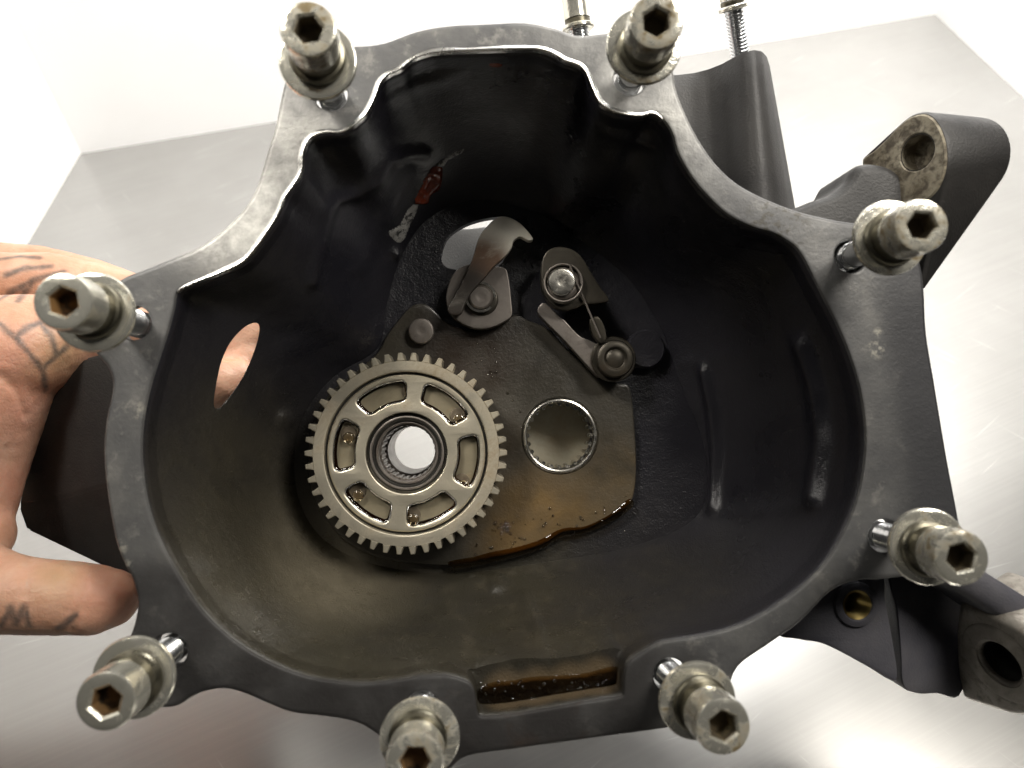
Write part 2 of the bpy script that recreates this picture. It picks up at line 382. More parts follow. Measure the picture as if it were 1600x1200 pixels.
# ------------------------------------------------------------------ outlines traced on the flange
OUTER = [(445, 122), (455, 92), (480, 73), (515, 66), (556, 70), (600, 65), (650, 47), (700, 38), (760, 35), (820, 33), (868, 42), (902, 53), (945, 50), (990, 45), (1030, 65),
         (1052, 105), (1060, 145), (1085, 202), (1120, 255), (1165, 293), (1240, 326), (1310, 343), (1370, 352), (1412, 372), (1438, 405), (1446, 450), (1450, 520), (1463, 600), (1483, 720), (1499, 805),
         (1502, 850), (1460, 892), (1385, 906), (1345, 908), (1300, 925), (1252, 973), (1200, 1010), (1155, 1043), (1135, 1085), (1090, 1128), (1040, 1140), (960, 1151), (880, 1162), (800, 1173),
         (730, 1184), (700, 1205), (655, 1215), (615, 1195), (598, 1160), (575, 1140), (550, 1129), (510, 1122), (455, 1115), (415, 1100), (380, 1085), (350, 1078), (320, 1082), (298, 1091), (272, 1106),
         (235, 1105), (205, 1085), (190, 1050), (196, 1010), (208, 975), (213, 940), (205, 905), (194, 885), (180, 850), (170, 800), (163, 750), (160, 700), (165, 650), (174, 603), (166, 573), (148, 552),
         (140, 520), (150, 475), (185, 437), (230, 418), (275, 400), (310, 385), (345, 360), (380, 325), (400, 290), (415, 240), (428, 200), (436, 160)]
INNER = [(277, 456), (300, 443), (340, 428), (375, 412), (398, 390), (425, 352), (438, 328), (446, 308), (461, 286), (471, 268), (473, 245), (480, 223), (491, 212), (510, 207), (531, 207), (551, 198),
         (571, 180), (585, 155), (594, 131), (606, 118), (626, 108), (645, 93), (665, 85), (690, 81), (745, 79), (800, 77), (840, 77), (865, 85), (882, 95), (905, 103), (917, 117), (926, 140), (936, 160),
         (951, 171), (972, 178), (1000, 181), (1020, 177), (1036, 186), (1050, 207), (1060, 240), (1080, 275), (1102, 302), (1130, 330), (1156, 346), (1182, 357), (1208, 364), (1236, 380), (1252, 397),
         (1267, 425), (1286, 462), (1310, 510), (1330, 560), (1345, 612), (1353, 675), (1350, 730), (1340, 780), (1320, 830), (1290, 880), (1250, 920), (1200, 955), (1150, 980), (1095, 994), (1055, 1000),
         (1028, 1006), (1004, 1020), (986, 1033), (978, 1046), (975, 1066), (974, 1082), (968, 1089), (930, 1095), (870, 1105), (800, 1117), (756, 1120), (747, 1114), (744, 1095), (741, 1078), (733, 1067), (715, 1060),
         (690, 1055), (660, 1056), (620, 1063), (570, 1068), (520, 1065), (470, 1055), (420, 1035), (370, 1005), (320, 960), (285, 910), (252, 850), (231, 790), (221, 720), (223, 660), (234, 605), (248, 560), (261, 520), (271, 483)]
NOTCH = {(978, 1046): (972, 1030), (975, 1066): (966, 1030), (974, 1082): (960, 1031), (968, 1089): (950, 1033), (930, 1095): (910, 1042), (870, 1105): (865, 1047), (800, 1117): (815, 1047), (756, 1120): (770, 1056),
         (747, 1114): (755, 1060), (744, 1095): (748, 1062), (741, 1078): (743, 1064), (733, 1067): (735, 1064)}
INNER2 = [NOTCH.get(p, p) for p in INNER]
BOLTS = [((516, 146), (481, 44), 'upper left corner of the flange', SOCK), ((985, 122), (1026, 33), 'top right of the cavity, beside the barrel', SOCK), ((1330, 400), (1441, 352), 'right side, in front of the upper mounting lug', SOCK),
         ((1383, 838), (1503, 872), 'right side, above the lower mounting lug', SOCK), ((1048, 1056), (1131, 1136), 'bottom right, beside the oily notch', SOCK), ((660, 1108), (648, 1192), 'bottom edge, its head cut by the picture edge', RUST),
         ((264, 1018), (164, 1097), 'lower left, its socket full of orange rust', RUST), ((208, 504), (97, 471), 'left side, over the tattooed fingers', RUST)]
casing = empty('gearbox_casing', CAS, label='dark cast metal gearbox casing, open side up, held tilted above steel floor', cat='casing')

# flange ring
KO, KI = 4, 5
def resample(pts, step):
    out = []; n = len(pts)
    for i in range(n):
        a, b = pts[i], pts[(i + 1) % n]; L = (b - a).length
        if L > 1e-4: out.append(a)
    return out
outer = smooth_closed(px2(OUTER, 0), KO)
inner0 = smooth_closed(px2(INNER, 0), KI)
inner2 = smooth_closed(px2(INNER2, 0), KI)
holes = [circle(P(b[0][0], b[0][1], 0), 4.9, 28) for b in BOLTS]
bm = prism(outer, [inner0] + holes, [(-1.5, 0), (-.7, -.25), (-.2, -.8), (0, -1.5), (0, -9.5)],
           [(.9, 0), (.35, -.2), (.0, -.8), (0, -1.15), (.9, -1.5), (.9, -9.5)])
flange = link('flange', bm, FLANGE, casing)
# bare, polished inner edge along the upper left
i0, i1 = 0, 37 * KI
bm = bmesh.new(); rows = []
cc = ccw(inner0); rev = (cc[0] - inner0[0]).length > 1e-6
nrm = off(inner0, 1.0); sg = -1 if area2(inner0) < 0 else 1
for i in range(i0, i1 + 1):
    p = inner0[i]; q = (nrm[i] - p) * sg
    k = max(.0, min(1, (i - i0) / 14, (i1 - i) / 14)) ** .5
    wv = 1.0 + .35 * mnoise.noise(Vector((p.x * .09, p.y * .09, 3)))
    k *= max(.25, min(1.2, wv))
    rows.append([bm.verts.new((p.x + q.x * a, p.y + q.y * a, z)) for a, z in ((1.25 * k, -.02), (.75 * k, .28 * k), (.25 * k, .46 * k), (.0, .48 * k), (-.15, .35 * k), (-.2, -.2), (-.2, -1.8))])
for a, b in zip(rows, rows[1:]):
    for j in range(6): bm.faces.new((a[j], a[j + 1], b[j + 1], b[j]))
bmesh.ops.recalc_face_normals(bm, faces=bm.faces)
link('machined_edge', bm, LIP, flange, ang=80)

# ------------------------------------------------------------------ bowl
ZB = -70.0
BO = [(590, 545), (604, 480), (628, 400), (672, 340), (745, 312), (830, 330), (905, 375), (985, 440), (1035, 520), (1062, 600), (1100, 700), (1095, 800), (1000, 850), (850, 878), (700, 895), (580, 880),
      (500, 838), (462, 760), (470, 660), (520, 590)]
bo = smooth_closed(px2(BO, ZB), 8)
cen = P(800, 640, ZB).to_2d()
def hit(ang):
    d = Vector((math.cos(ang), math.sin(ang))); best = None
    for a, b in zip(bo, bo[1:] + bo[:1]):
        e_ = b - a; den = d.x * e_.y - d.y * e_.x
        if abs(den) < 1e-9: continue
        q = a - cen; t = (q.x * e_.y - q.y * e_.x) / den; u = (q.x * d.y - q.y * d.x) / den
        if t > 0 and -1e-6 <= u <= 1.000001: best = max(best or 0, t)
    return cen + d * best
N = len(inner0)
bott = []
for i in range(N):
    v = inner2[i] - cen; bott.append(hit(math.atan2(v.y, v.x)))
for _ in range(6): bott = [(bott[i - 1] + bott[i] * 2 + bott[(i + 1) % N]) / 4 for i in range(N)]
# smoothed copy of the inner outline: the bumps of the lip fade as the wall goes down
soft = [p.copy() for p in inner2]
for _ in range(90): soft = [(soft[i - 1] + soft[i] * 2 + soft[(i + 1) % N]) / 4 for i in range(N)]
ROWS = 84
BUMPS = [([(488, 440), (500, 385), (514, 330), (526, 312), (560, 302), (592, 282), (612, 250), (640, 240), (662, 240)], 10, 1.5),
         ([(560, 420), (585, 360), (610, 325), (640, 268)], 13, .9),
         ([(600, 150), (640, 132), (690, 118), (720, 100)], 14, 1.5),
         ([(1060, 240), (1010, 222), (960, 205), (930, 180)], 12, 1.4),
         ([(870, 350), (920, 310), (960, 260)], 30, 2.0),
         ([(1101, 580), (1113, 640), (1119, 710), (1114, 792)], 9, 2.4),
         ([(1252, 540), (1274, 610), (1283, 690), (1270, 778)], 13, 3.4),
         ([(1050, 575), (1160, 552), (1290, 522)], 9, .45),
         ([(1108, 800), (1200, 800), (1290, 782)], 10, .4),
         ([(820, 930), (845, 1000), (850, 1045)], 8, .9),
         ([(620, 395), (640, 440), (650, 470)], 8, 2.0)]
BUMPS = [([Vector(p) for p in pl], wd, ht) for pl, wd, ht in BUMPS]
DIMP = [((775, 912), 15, 1.8), ((445, 656), 14, 1.4), ((735, 893), 8, .8)]
rings = []
zs = []
bm = bmesh.new()
def wallpt(i, t):
    th = t * math.pi / 2
    h = .52 * t + .48 * (1 - math.cos(th)); g = .50 * t + .50 * math.sin(th)
    s = min(1, t / .36); s = s * s * (3 - 2 * s)
    base = inner2[i].lerp(soft[i], s * .9)
    q = base.lerp(bott[i], h)
    return Vector((q.x, q.y, -11 + (ZB + 11) * g))
rings.append([Vector((p.x, p.y, -1.2)) for p in inner0])
rings.append([Vector((p.x, p.y, -5)) for p in inner0])
rings.append([Vector((p.x, p.y, -10.5 if (p - inner2[i_]).length > .5 else -9.2)) for i_, p in enumerate(inner0)])
rings.append([Vector((inner0[i].lerp(inner2[i], .5).x, inner0[i].lerp(inner2[i], .5).y, -11.3 if (inner0[i] - inner2[i]).length > .5 else -10.0)) for i in range(N)])
for r in range(ROWS + 1): rings.append([wallpt(i, r / ROWS) for i in range(N)])
flatv = [v for rg in rings[4:] for v in rg]
pxs = np.array([PX(v) for v in flatv]); disp = np.zeros(len(flatv))
for pl, wd, ht in BUMPS: disp += ht * np.exp(-(poly_dn(pxs, pl) / wd) ** 2)
for c_, rr, ht in DIMP: disp += ht * np.exp(-(np.linalg.norm(pxs - np.array(c_), axis=1) / rr) ** 4)
for q_ in range(len(flatv)):
    r, i = divmod(q_, N); v = flatv[q_]; r += 4
    wob = .5 * mnoise.noise(v * .035) + .16 * mnoise.noise(v * .12)
    fade = min(1, (r - 4) / 8) * min(1, (len(rings) - 1 - r) / 6)
    inw = Vector((cen.x - v.x, cen.y - v.y, 0)).normalized()
    rings[r][i] = v + (inw * .75 + Vector((0, 0, .66))) * (float(disp[q_]) + wob) * fade
tick('bowl')
V = [[bm.verts.new(v) for v in rg] for rg in rings]
for a, b in zip(V, V[1:]):
    for i in range(N): bm.faces.new((a[i], a[(i + 1) % N], b[(i + 1) % N], b[i]))
# oblong drain window in the left wall
WIN = [Vector(p) for p in [(334, 632), (338, 600), (347, 562), (362, 532), (384, 510), (402, 505), (405, 520), (396, 552), (380, 588), (360, 618), (342, 637)]]
WINS = smooth_closed(WIN, 8)
def inpoly(p, poly):
    c_ = False; n = len(poly)
    for i in range(n):
        a, b = poly[i], poly[i - 1]
        if (a.y > p.y) != (b.y > p.y) and p.x < (b.x - a.x) * (p.y - a.y) / (b.y - a.y) + a.x: c_ = not c_
    return c_
bmesh.ops.recalc_face_normals(bm, faces=bm.faces)
ft = min((f for f in bm.faces), key=lambda f: (Vector(PX(f.calc_center_median())) - Vector((800, 200))).length)
if ft.normal.z < 0: bmesh.ops.reverse_faces(bm, faces=bm.faces)
BVH = BVHTree.FromBMesh(bm)
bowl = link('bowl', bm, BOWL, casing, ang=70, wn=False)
sm = bowl.modifiers.new('thickness', 'SOLIDIFY'); sm.thickness = .0032; sm.offset = -1
cb = bmesh.new(); ca = [cb.verts.new(P(p.x, p.y, -12)) for p in WINS]; cz = [cb.verts.new(P(p.x, p.y, -85)) for p in WINS]
cb.faces.new(ca); cb.faces.new(cz)
for i in range(len(ca)): cb.faces.new((ca[i], ca[i - 1], cz[i - 1], cz[i]))
bmesh.ops.recalc_face_normals(cb, faces=cb.faces)
cutter = link('cutter', cb, BOWL, casing)
bl = bowl.modifiers.new('window', 'BOOLEAN'); bl.object = cutter; bl.operation = 'DIFFERENCE'; bl.solver = 'EXACT'
bpy.context.view_layer.update()
dg = bpy.context.evaluated_depsgraph_get(); nm = bpy.data.meshes.new_from_object(bowl.evaluated_get(dg)); print('bowl', len(bowl.data.polygons), len(nm.polygons))
bowl.modifiers.clear(); bowl.data = nm; bpy.data.objects.remove(cutter); tick('window')
def Q(px, py):
    """photo pixel -> point on the bowl wall and its normal (mm, casing axes)"""
    o = XC.dot(-OC), YC.dot(-OC), ZC.dot(-OC); o = Vector(o); d = (P(px, py, -50) - o).normalized()
    h = BVH.ray_cast(o, d); return (h[0], h[1]) if h[0] else (P(px, py, ZB), Vector((0, 0, 1)))

# floor of the bowl, with the bores and the arched opening
GC = P(635, 708, -50).to_2d(); BC = P(875, 681, -66).to_2d()
ARCH = [(690, 398), (699, 372), (722, 354), (752, 343), (784, 339), (800, 345), (803, 362), (794, 390), (780, 415), (745, 425), (705, 420), (692, 412)]
bm = prism(off(ccw(bott), .6), [smooth_closed(px2(ARCH, ZB), 4), circle(GC, 11.5, 40), circle(BC, 12.4, 40)], [(0, ZB + .1), (0, ZB - 4)])
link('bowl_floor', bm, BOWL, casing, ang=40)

# raised oily plate at the bottom
PO = [(588, 552), (604, 524), (620, 502), (638, 481), (652, 474), (668, 476), (684, 490), (702, 505), (726, 514), (750, 515), (776, 507), (795, 494), (808, 491), (826, 500), (856, 513), (890, 547), (930, 585), (965, 598), (985, 606),
      (992, 660), (995, 720), (993, 762), (984, 788), (955, 808), (915, 827), (880, 832), (850, 850), (815, 862), (770, 872), (700, 884), (600, 874), (530, 838), (486, 765), (484, 680), (510, 620), (550, 585)]
bm = prism(smooth_closed(px2(PO, -66), 5), [circle(GC, 11.5, 40), circle(BC, 14.2, 56)], slab(-66, ZB + .2, 1.2), hol(-66, ZB + .2, .5))
plate = link('bottom_plate', bm, PLATE, casing, ang=40)
# bearing housing under the plate
bm = lathe([(14.2, -66.5), (14.2, -86), (0, -86), (0, -89), (17, -89), (17, -74)], 48)
bmesh.ops.translate(bm, vec=(BC.x, BC.y, 0), verts=bm.verts)
link('bearing_pocket', bm, m_metal('beige_oily_steel', (.32, .295, .225), (.43, .40, .32), .4, (.26, .2, .12), 60, .5, .75, .6, metallic=.2), casing)
# the shaft tube going through the back
bm = lathe([(11.5, ZB + .2), (11.5, -104), (15, -104), (15, -74)], 48); bmesh.ops.translate(bm, vec=(GC.x, GC.y, 0), verts=bm.verts)
link('shaft_housing', bm, CAST, casing)

# stub pin on the plate
def pin(name, px, z0, z1, r, mat, parent, dome=.6, n=32, ring=None):
    c = P(px[0], px[1], z1)
    bm = lathe([(r, z0 - z1), (r, -dome), (r * .93, -dome * .35), (r * .8, -.05), (r * .45, 0.0), (r * .28, -.12), (0, -.2)], n)
    o = link(name, bm, mat, parent, Matrix.Translation(c * MM)); return o
pin('dowel_pin', (658, 517), -66.2, -62.5, 4.7, GREYARM, casing)

# ------------------------------------------------------------------ outside of the casing
# barrel behind the flange
def barrel_mesh():
    bm = bmesh.new(); NU, NV = 48, 14
    tops = [(1030, 119), (1060, 117), (1085, 114), (1108, 108), (1128, 100), (1146, 90), (1162, 82), (1178, 78), (1190, 80), (1198, 88), (1203, 104)]
    bots = [(1030, 350), (1062, 350), (1090, 350), (1116, 350), (1140, 350), (1160, 350), (1180, 350), (1200, 350), (1220, 350), (1236, 350), (1247, 350)]
    zz = [-40, -40, -40, -38, -33, -27.5, -24, -23, -25, -30, -40]
    def at(l, u):
        k = u * (len(l) - 1); i = min(len(l) - 2, int(k)); t = k - i; t2 = t
        a, b = l[i], l[i + 1]
        return a + (b - a) * t if not isinstance(a, tuple) else (a[0] + (b[0] - a[0]) * t, a[1] + (b[1] - a[1]) * t)
    zs_ = [at(zz, i / NU) for i in range(NU + 1)]
    for _ in range(6): zs_ = [zs_[0]] + [(zs_[i - 1] + 2 * zs_[i] + zs_[i + 1]) / 4 for i in range(1, NU)] + [zs_[-1]]
    g = []
    for i in range(NU + 1):
        u = i / NU; a = at(tops, u); b = at(bots, u); col = []
        for j in range(NV + 1):
            v = j / NV; px, py = a[0] + (b[0] - a[0]) * v, a[1] + (b[1] - a[1]) * v
            col.append(P(px, py, zs_[i] - (1.2 * (1 - v / .08) ** 2 if v < .08 else 0)))
        g.append(col)
    V_ = [[bm.verts.new(p) for p in c] for c in g]
    for i in range(NU):
        for j in range(NV): bm.faces.new((V_[i][j], V_[i + 1][j], V_[i + 1][j + 1], V_[i][j + 1]))
    edge = [V_[i][0] for i in range(NU + 1)] + [V_[NU][j] for j in range(1, NV + 1)]
    low = [bm.verts.new((v.co.x - (2 if k > NU else 0), v.co.y, -82)) for k, v in enumerate(edge)]
    for k in range(len(edge) - 1): bm.faces.new((edge[k], edge[k + 1], low[k + 1], low[k]))
    bmesh.ops.recalc_face_normals(bm, faces=bm.faces); return bm
barrel = link('barrel', barrel_mesh(), CAST, casing, ang=50, wn=False)
# shoulder that falls away on the right and carries the upper lug
SH = [(1226, 338), (1262, 316), (1298, 303), (1322, 284), (1343, 256), (1392, 262), (1430, 300), (1455, 350), (1450, 400), (1440, 440), (1400, 470), (1330, 440), (1270, 380)]
sho = smooth_closed(px2(SH, -11), 5)
bm = prism(sho, [], [(-3, -9.8), (-1.4, -10.2), (-.4, -11.5), (0, -13.5), (0, -36)])
link('side_shoulder', bm, CAST, casing, ang=60)
def axis_frame(origin, a, upv=Vector((0, 1, 0))):
    zz = a.normalized(); xx = upv.cross(zz).normalized(); yy = zz.cross(xx)
    m = Matrix((xx, yy, zz)).transposed().to_4x4(); return Matrix.Translation(origin * MM) @ m
def hull2(c1, r1, c2, r2, n=28):
    """outline of two circles joined by their tangents"""
    pts = circle(c1, r1, n) + circle(c2, r2, n)
    pts = sorted(set((round(p.x, 5), round(p.y, 5)) for p in pts)); lo = []; hi = []
    cr = lambda o, a, b: (a[0] - o[0]) * (b[1] - o[1]) - (a[1] - o[1]) * (b[0] - o[0])
    for p in pts:
        while len(lo) > 1 and cr(lo[-2], lo[-1], p) <= 0: lo.pop()
        lo.append(p)
    for p in reversed(pts):
        while len(hi) > 1 and cr(hi[-2], hi[-1], p) <= 0: hi.pop()
        hi.append(p)
    return [Vector(p) for p in lo[:-1] + hi[:-1]]
# upper lug: an eye whose bored face looks to the left, blended into the flange
EYE = Vector((XC.dot(-OC), YC.dot(-OC), ZC.dot(-OC)))
def on_plane(px, py, fr):
    """photo pixel -> 2D point on the plane z=0 of a frame (mm)"""
    iv = fr.inverted(); o = (iv @ (EYE * MM)) / MM; d = iv.to_3x3() @ (P(px, py, -50) - EYE); t = -o.z / d.z; return (o + d * t).to_2d()
def boolean(o, cb, mat):
    """cut a bmesh (mm, in the object's own axes) out of an object"""
    c = link('cutter', cb, mat, o.parent, smooth=False); c.matrix_local = o.matrix_local
    md = o.modifiers.new('cut', 'BOOLEAN'); md.object = c; md.operation = 'DIFFERENCE'; md.solver = 'EXACT'
    bpy.context.view_layer.update(); dg_ = bpy.context.evaluated_depsgraph_get(); nm_ = bpy.data.meshes.new_from_object(o.evaluated_get(dg_))
    o.modifiers.clear(); o.data = nm_; bpy.data.objects.remove(c)
nface = Vector((-.90, -.04, .43)).normalized()
fc = P(1426, 250, -6); fr = axis_frame(fc, nface); inv = fr.inverted()
FACE = smooth_closed([on_plane(x, y, fr) for x, y in [(1346, 250), (1366, 232), (1386, 213), (1405, 193), (1426, 178), (1450, 175), (1469, 190), (1482, 222), (1483, 262), (1468, 300), (1440, 322), (1400, 330), (1370, 318), (1354, 285)]], 5)
EC = on_plane(1434, 238, fr)
hb = bmesh.new()
for p in off(ccw(FACE), -.6): hb.verts.new((p.x, p.y, 0))
for p in ccw(FACE): hb.verts.new((p.x, p.y, -1.0))
L_ = 25
far = [Vector((EC.x + 13.6 * math.cos(a * .13), EC.y + 13.6 * math.sin(a * .13), -L_)) for a in range(48)] + [Vector((EC.x + 12.4 * math.cos(a * .13), EC.y + 12.4 * math.sin(a * .13), -L_ - 1.4)) for a in range(48)]
tailp = [(inv @ ((P(1455, 388, z_) + Vector((r_ * math.cos(a * .26), r_ * math.sin(a * .26), 0))) * MM)) / MM for z_, r_ in ((-12, 4.5), (-14, 5.5), (-34, 5.5)) for a in range(24)] + [(inv @ ((P(1440, 446, z_) + Vector((1.2 * math.cos(a * .5), 1.2 * math.sin(a * .5), 0))) * MM)) / MM for z_ in (-9, -34) for a in range(12)]
for p in far + tailp: hb.verts.new(p)
r_ = bmesh.ops.convex_hull(hb, input=hb.verts); bmesh.ops.delete(hb, geom=[g_ for g_ in r_['geom_interior'] if isinstance(g_, bmesh.types.BMVert)], context='VERTS')
bmesh.ops.recalc_face_normals(hb, faces=hb.faces)
lug = link('upper_mounting_lug', hb, CAST, casing, fr, ang=40, wn=False)
bpy.context.view_layer.update()
boolean(lug, prism(circle(EC, 5.4, 40), [], [(0, 5), (0, -15)]), CAST)
bm = prism(off(ccw(FACE), -.8), [circle(EC, 5.7, 40)], [(-.5, .45), (0, .05), (0, -.5)], [(.3, .45), (0, .15), (0, -.5)])
link('bored_face', bm, GRIME, lug)
bm = lathe([(5.35, 0.1), (5.35, -6.4), (4.0, -6.8), (0, -6.8)], 32); bmesh.ops.translate(bm, vec=(EC.x, EC.y, 0), verts=bm.verts)
link('bore_sleeve', bm, GRIME, lug)
# lower bracket with a threaded boss, a dark web and the lower lug
LB1 = [(1215, 985), (1250, 1000), (1285, 1006), (1320, 1022), (1362, 1045), (1402, 1064), (1396, 1000), (1385, 940), (1380, 890), (1340, 880), (1280, 900)]
TH = P(1337, 944, -20)
bm = prism(smooth_closed(px2(LB1, -20), 4), [circle(TH, 4.5, 32)], slab(-20, -38, 1.0), hol(-20, -38, .5))
lowb = link('lower_bracket', bm, BLUECAST, casing, ang=45)
bm = prism(circle(TH, 7.4, 40), [circle(TH, 4.6, 32)], [(-1.4, -18.6), (-.5, -19), (0, -20.2), (0, -21)], [(.5, -18.6), (0, -19.1), (0, -21)])
link('boss_rim', bm, BLUECAST, lowb)
prof = []
z = -18.9
while z > -34: prof += [(4.6, z), (3.9, z - .55)]; z -= 1.1
bm = lathe(prof + [(0, z)], 32); bmesh.ops.translate(bm, vec=(TH.x, TH.y, 0), verts=bm.verts)
link('brass_thread', bm, m_metal('rusty_thread', (.28, .20, .06), (.42, .33, .14), .35, (.16, .07, .015), 200, .5, .65, .9), lowb)
LB2 = [(1380, 890), (1392, 950), (1399, 1010), (1404, 1066), (1432, 1084), (1470, 1088), (1512, 1096), (1530, 1040), (1530, 960), (1500, 890), (1440, 870)]
bm = prism(smooth_closed(px2(LB2, -29), 4), [], slab(-29, -44, 1.2))
bmesh.ops.translate(bm, vec=(0, 0, 0), verts=bm.verts)
for v in bm.verts:
    if v.co.z > -31: v.co.z += 5.0 * max(0, (1440 - PX(v.co)[0]) / 60) - 3.5 * max(0, (PX(v.co)[0] - 1440) / 60)
link('lower_web', bm, BLUECAST, casing, ang=45)
ARM = [(1395, 872), (1440, 850), (1500, 868), (1550, 898), (1610, 935), (1680, 980), (1690, 1050), (1620, 1010), (1560, 968), (1510, 935), (1480, 920), (1430, 902)]
bm = prism(smooth_closed(px2(ARM, -10), 4), [], [(-4, -8), (-2, -8.6), (-.6, -10), (0, -12.5), (0, -30)])
link('lower_arm', bm, BLUECAST, casing, ang=60)
nf2 = Vector((-.90, -.33, .26)).normalized()
fc2 = P(1560, 1032, -14); fr2 = axis_frame(fc2, nf2)
LFACE = smooth_closed([on_plane(x, y, fr2) for x, y in [(1502, 937), (1492, 950), (1488, 985), (1488, 1020), (1492, 1060), (1503, 1094), (1540, 1110), (1586, 1123), (1625, 1116), (1650, 1080), (1640, 1020), (1600, 985), (1545, 955)]], 5)
HC = on_plane(1562, 1036, fr2)
bm = prism(LFACE, [circle(HC, 6.6, 40)], [(-3.0, 0), (-1.6, -.7), (-.4, -2.2), (0, -4), (0, -22)], [(1.0, 0), (.3, -.4), (0, -1.2), (0, -22)])
lug2 = link('lower_mounting_lug', bm, SCUFF, casing, fr2, ang=60)
bm = lathe([(6.55, -1.5), (6.55, -10), (0, -10)], 32); bmesh.ops.translate(bm, vec=(HC.x, HC.y, 0), verts=bm.verts)
link('dark_bore', bm, CAST, lug2)
bm = prism(circle(HC, 13.0, 48), [circle(HC, 7.6, 40)], [(-.7, .4), (0, .05), (0, -1)], [(.3, .4), (0, .1), (0, -1)])
link('bored_face', bm, SCUFF, lug2)
# body on the left, a blunt wedge with a casting line
bm = bmesh.new()
pp = [P(262, 528, -34), P(130, 560, -40), P(55, 640, -52), P(28, 792, -60), P(170, 756, -38), P(300, 740, -30), P(40, 828, -62), P(205, 906, -48), P(300, 950, -34), P(172, 764, -39.2), P(30, 800, -61), P(300, 748, -31)]
vs = [bm.verts.new(p) for p in pp]
for f in ((0, 1, 4, 5), (1, 2, 3, 4), (5, 4, 9, 11), (4, 3, 10, 9), (11, 9, 7, 8), (9, 10, 6, 7)): bm.faces.new([vs[i] for i in f])
rim = [0, 1, 2, 3, 10, 6, 7, 8]
low = {i: bm.verts.new(pp[i] * 1 + Vector((14 if i in (1, 2, 3, 6, 10) else -8, 0, -34))) for i in rim}
for a, b in zip(rim, rim[1:]): bm.faces.new((vs[a], vs[b], low[b], low[a]))
bmesh.ops.recalc_face_normals(bm, faces=bm.faces)
bmesh.ops.bevel(bm, geom=[e_ for e_ in bm.edges if len(e_.link_faces) == 2 and e_.calc_face_angle() > .3], offset=1.0, segments=2, affect='EDGES')
link('left_housing', bm, CAST, casing, ang=40)
# web seen through the arched opening
WEB = [(668, 375), (700, 360), (735, 357), (775, 357), (790, 400), (770, 460), (720, 470), (680, 440)]
bm = prism(smooth_closed(px2(WEB, -92), 4), [], slab(-92, -97, .8))
link('back_web', bm, m_cast('grey_cast_web', (.045, .045, .045), (.08, .08, .078), .6), casing)

# marks on the wall: sealant and scrape
def decal(name, poly, mat, parent, lift=.35, n=26, puff=0.0):
    poly = smooth_closed([Vector(p) for p in poly], 5); bm = bmesh.new()
    xs = [p.x for p in poly]; ys = [p.y for p in poly]; g = {}
    st = max(max(xs) - min(xs), max(ys) - min(ys)) / n
    nx, ny = int((max(xs) - min(xs)) / st) + 2, int((max(ys) - min(ys)) / st) + 2
    for i in range(nx):
        for j in range(ny):
            p = Vector((min(xs) + i * st, min(ys) + j * st))
            if inpoly(p, poly):
                c, nn = Q(p.x, p.y); dd = poly_d(p, poly + poly[:1])
                if nn.dot(Vector((0, 0, 1))) < 0: nn = -nn
                k = min(1, dd / (2.2 * st))
                g[i, j] = bm.verts.new(c + nn * (-.1 + k * (lift + puff * (.5 + mnoise.noise(Vector((p.x * .08, p.y * .08, 1)))))))
    for (i, j) in list(g):
        q = [(i, j), (i + 1, j), (i + 1, j + 1), (i, j + 1)]
        if all(k in g for k in q): bm.faces.new([g[k] for k in q])
    bmesh.ops.recalc_face_normals(bm, faces=bm.faces)
    return link(name, bm, mat, parent, ang=80)
decal('red_sealant_blob', [(646, 314), (655, 296), (664, 276), (676, 260), (690, 257), (692, 275), (688, 296), (674, 306), (668, 319), (652, 320)], SEAL, bowl, .35, 30, .9)
decal('scrape_mark', [(604, 362), (622, 352), (630, 338), (640, 322), (654, 318), (652, 332), (642, 352), (634, 372), (624, 381), (612, 374)], SCRAPE, bowl, .2, 30, .5)
decal('scrape_mark', [(680, 256), (694, 246), (704, 240), (722, 231), (726, 236), (712, 246), (700, 252), (692, 263), (682, 262)], SCRAPE, bowl, .2, 30, .5)
decal('red_sealant_blob', [(763, 99), (775, 97), (786, 101), (780, 106), (766, 105)], SEAL, bowl, .2, 14, .3)

# ------------------------------------------------------------------ oil
def oil_sheet(name, px, z, mat, k=5, dome=.5, **pr):
    o2 = smooth_closed(px2(px, z), k)
    bm = prism(o2, [], [(-dome * 2.2, z), (-dome * 1.2, z - dome * .15), (-dome * .4, z - dome * .55), (0, z - dome)], cap_bottom=False)
    o = link(name, bm, mat, None, CAS, ang=80); return props(o, **pr)
oil_sheet('oil_puddle', [(770, 862), (806, 855), (842, 844), (878, 826), (916, 822), (954, 803), (982, 780), (990, 790), (962, 813), (915, 833), (884, 838), (852, 856), (815, 868), (770, 879), (715, 888), (700, 878), (740, 870)], -65.5, OILD, dome=.6,
          label='brown oil collected along the lower rim of the bottom plate', cat='oil')
oil_sheet('oil_puddle', [(755, 1117), (748, 1108), (746, 1092), (750, 1076), (772, 1066), (800, 1064), (830, 1058), (870, 1056), (915, 1052), (955, 1042), (968, 1046), (973, 1070), (966, 1086), (930, 1093), (870, 1103), (800, 1115)], -9.9, m_oil('notch_oil', (.66, .50, .28), .04, 1.6, .0016), dome=.3,
          label='dark oil standing in the notch of the bottom flange', cat='oil')
def drop(px, z, r, sq, mat, bm, rot=0):
    c = P(px[0], px[1], z); m = Matrix.Translation(c) @ Matrix.Rotation(rot, 4, 'Z') @ Matrix.Diagonal((r, r * sq, r * .7, 1))
    vs = [bm.verts.new(m @ Vector(v)) for v in SPH_V]
    for f in SPH_F: bm.faces.new([vs[k] for k in f])
bm = bmesh.new()
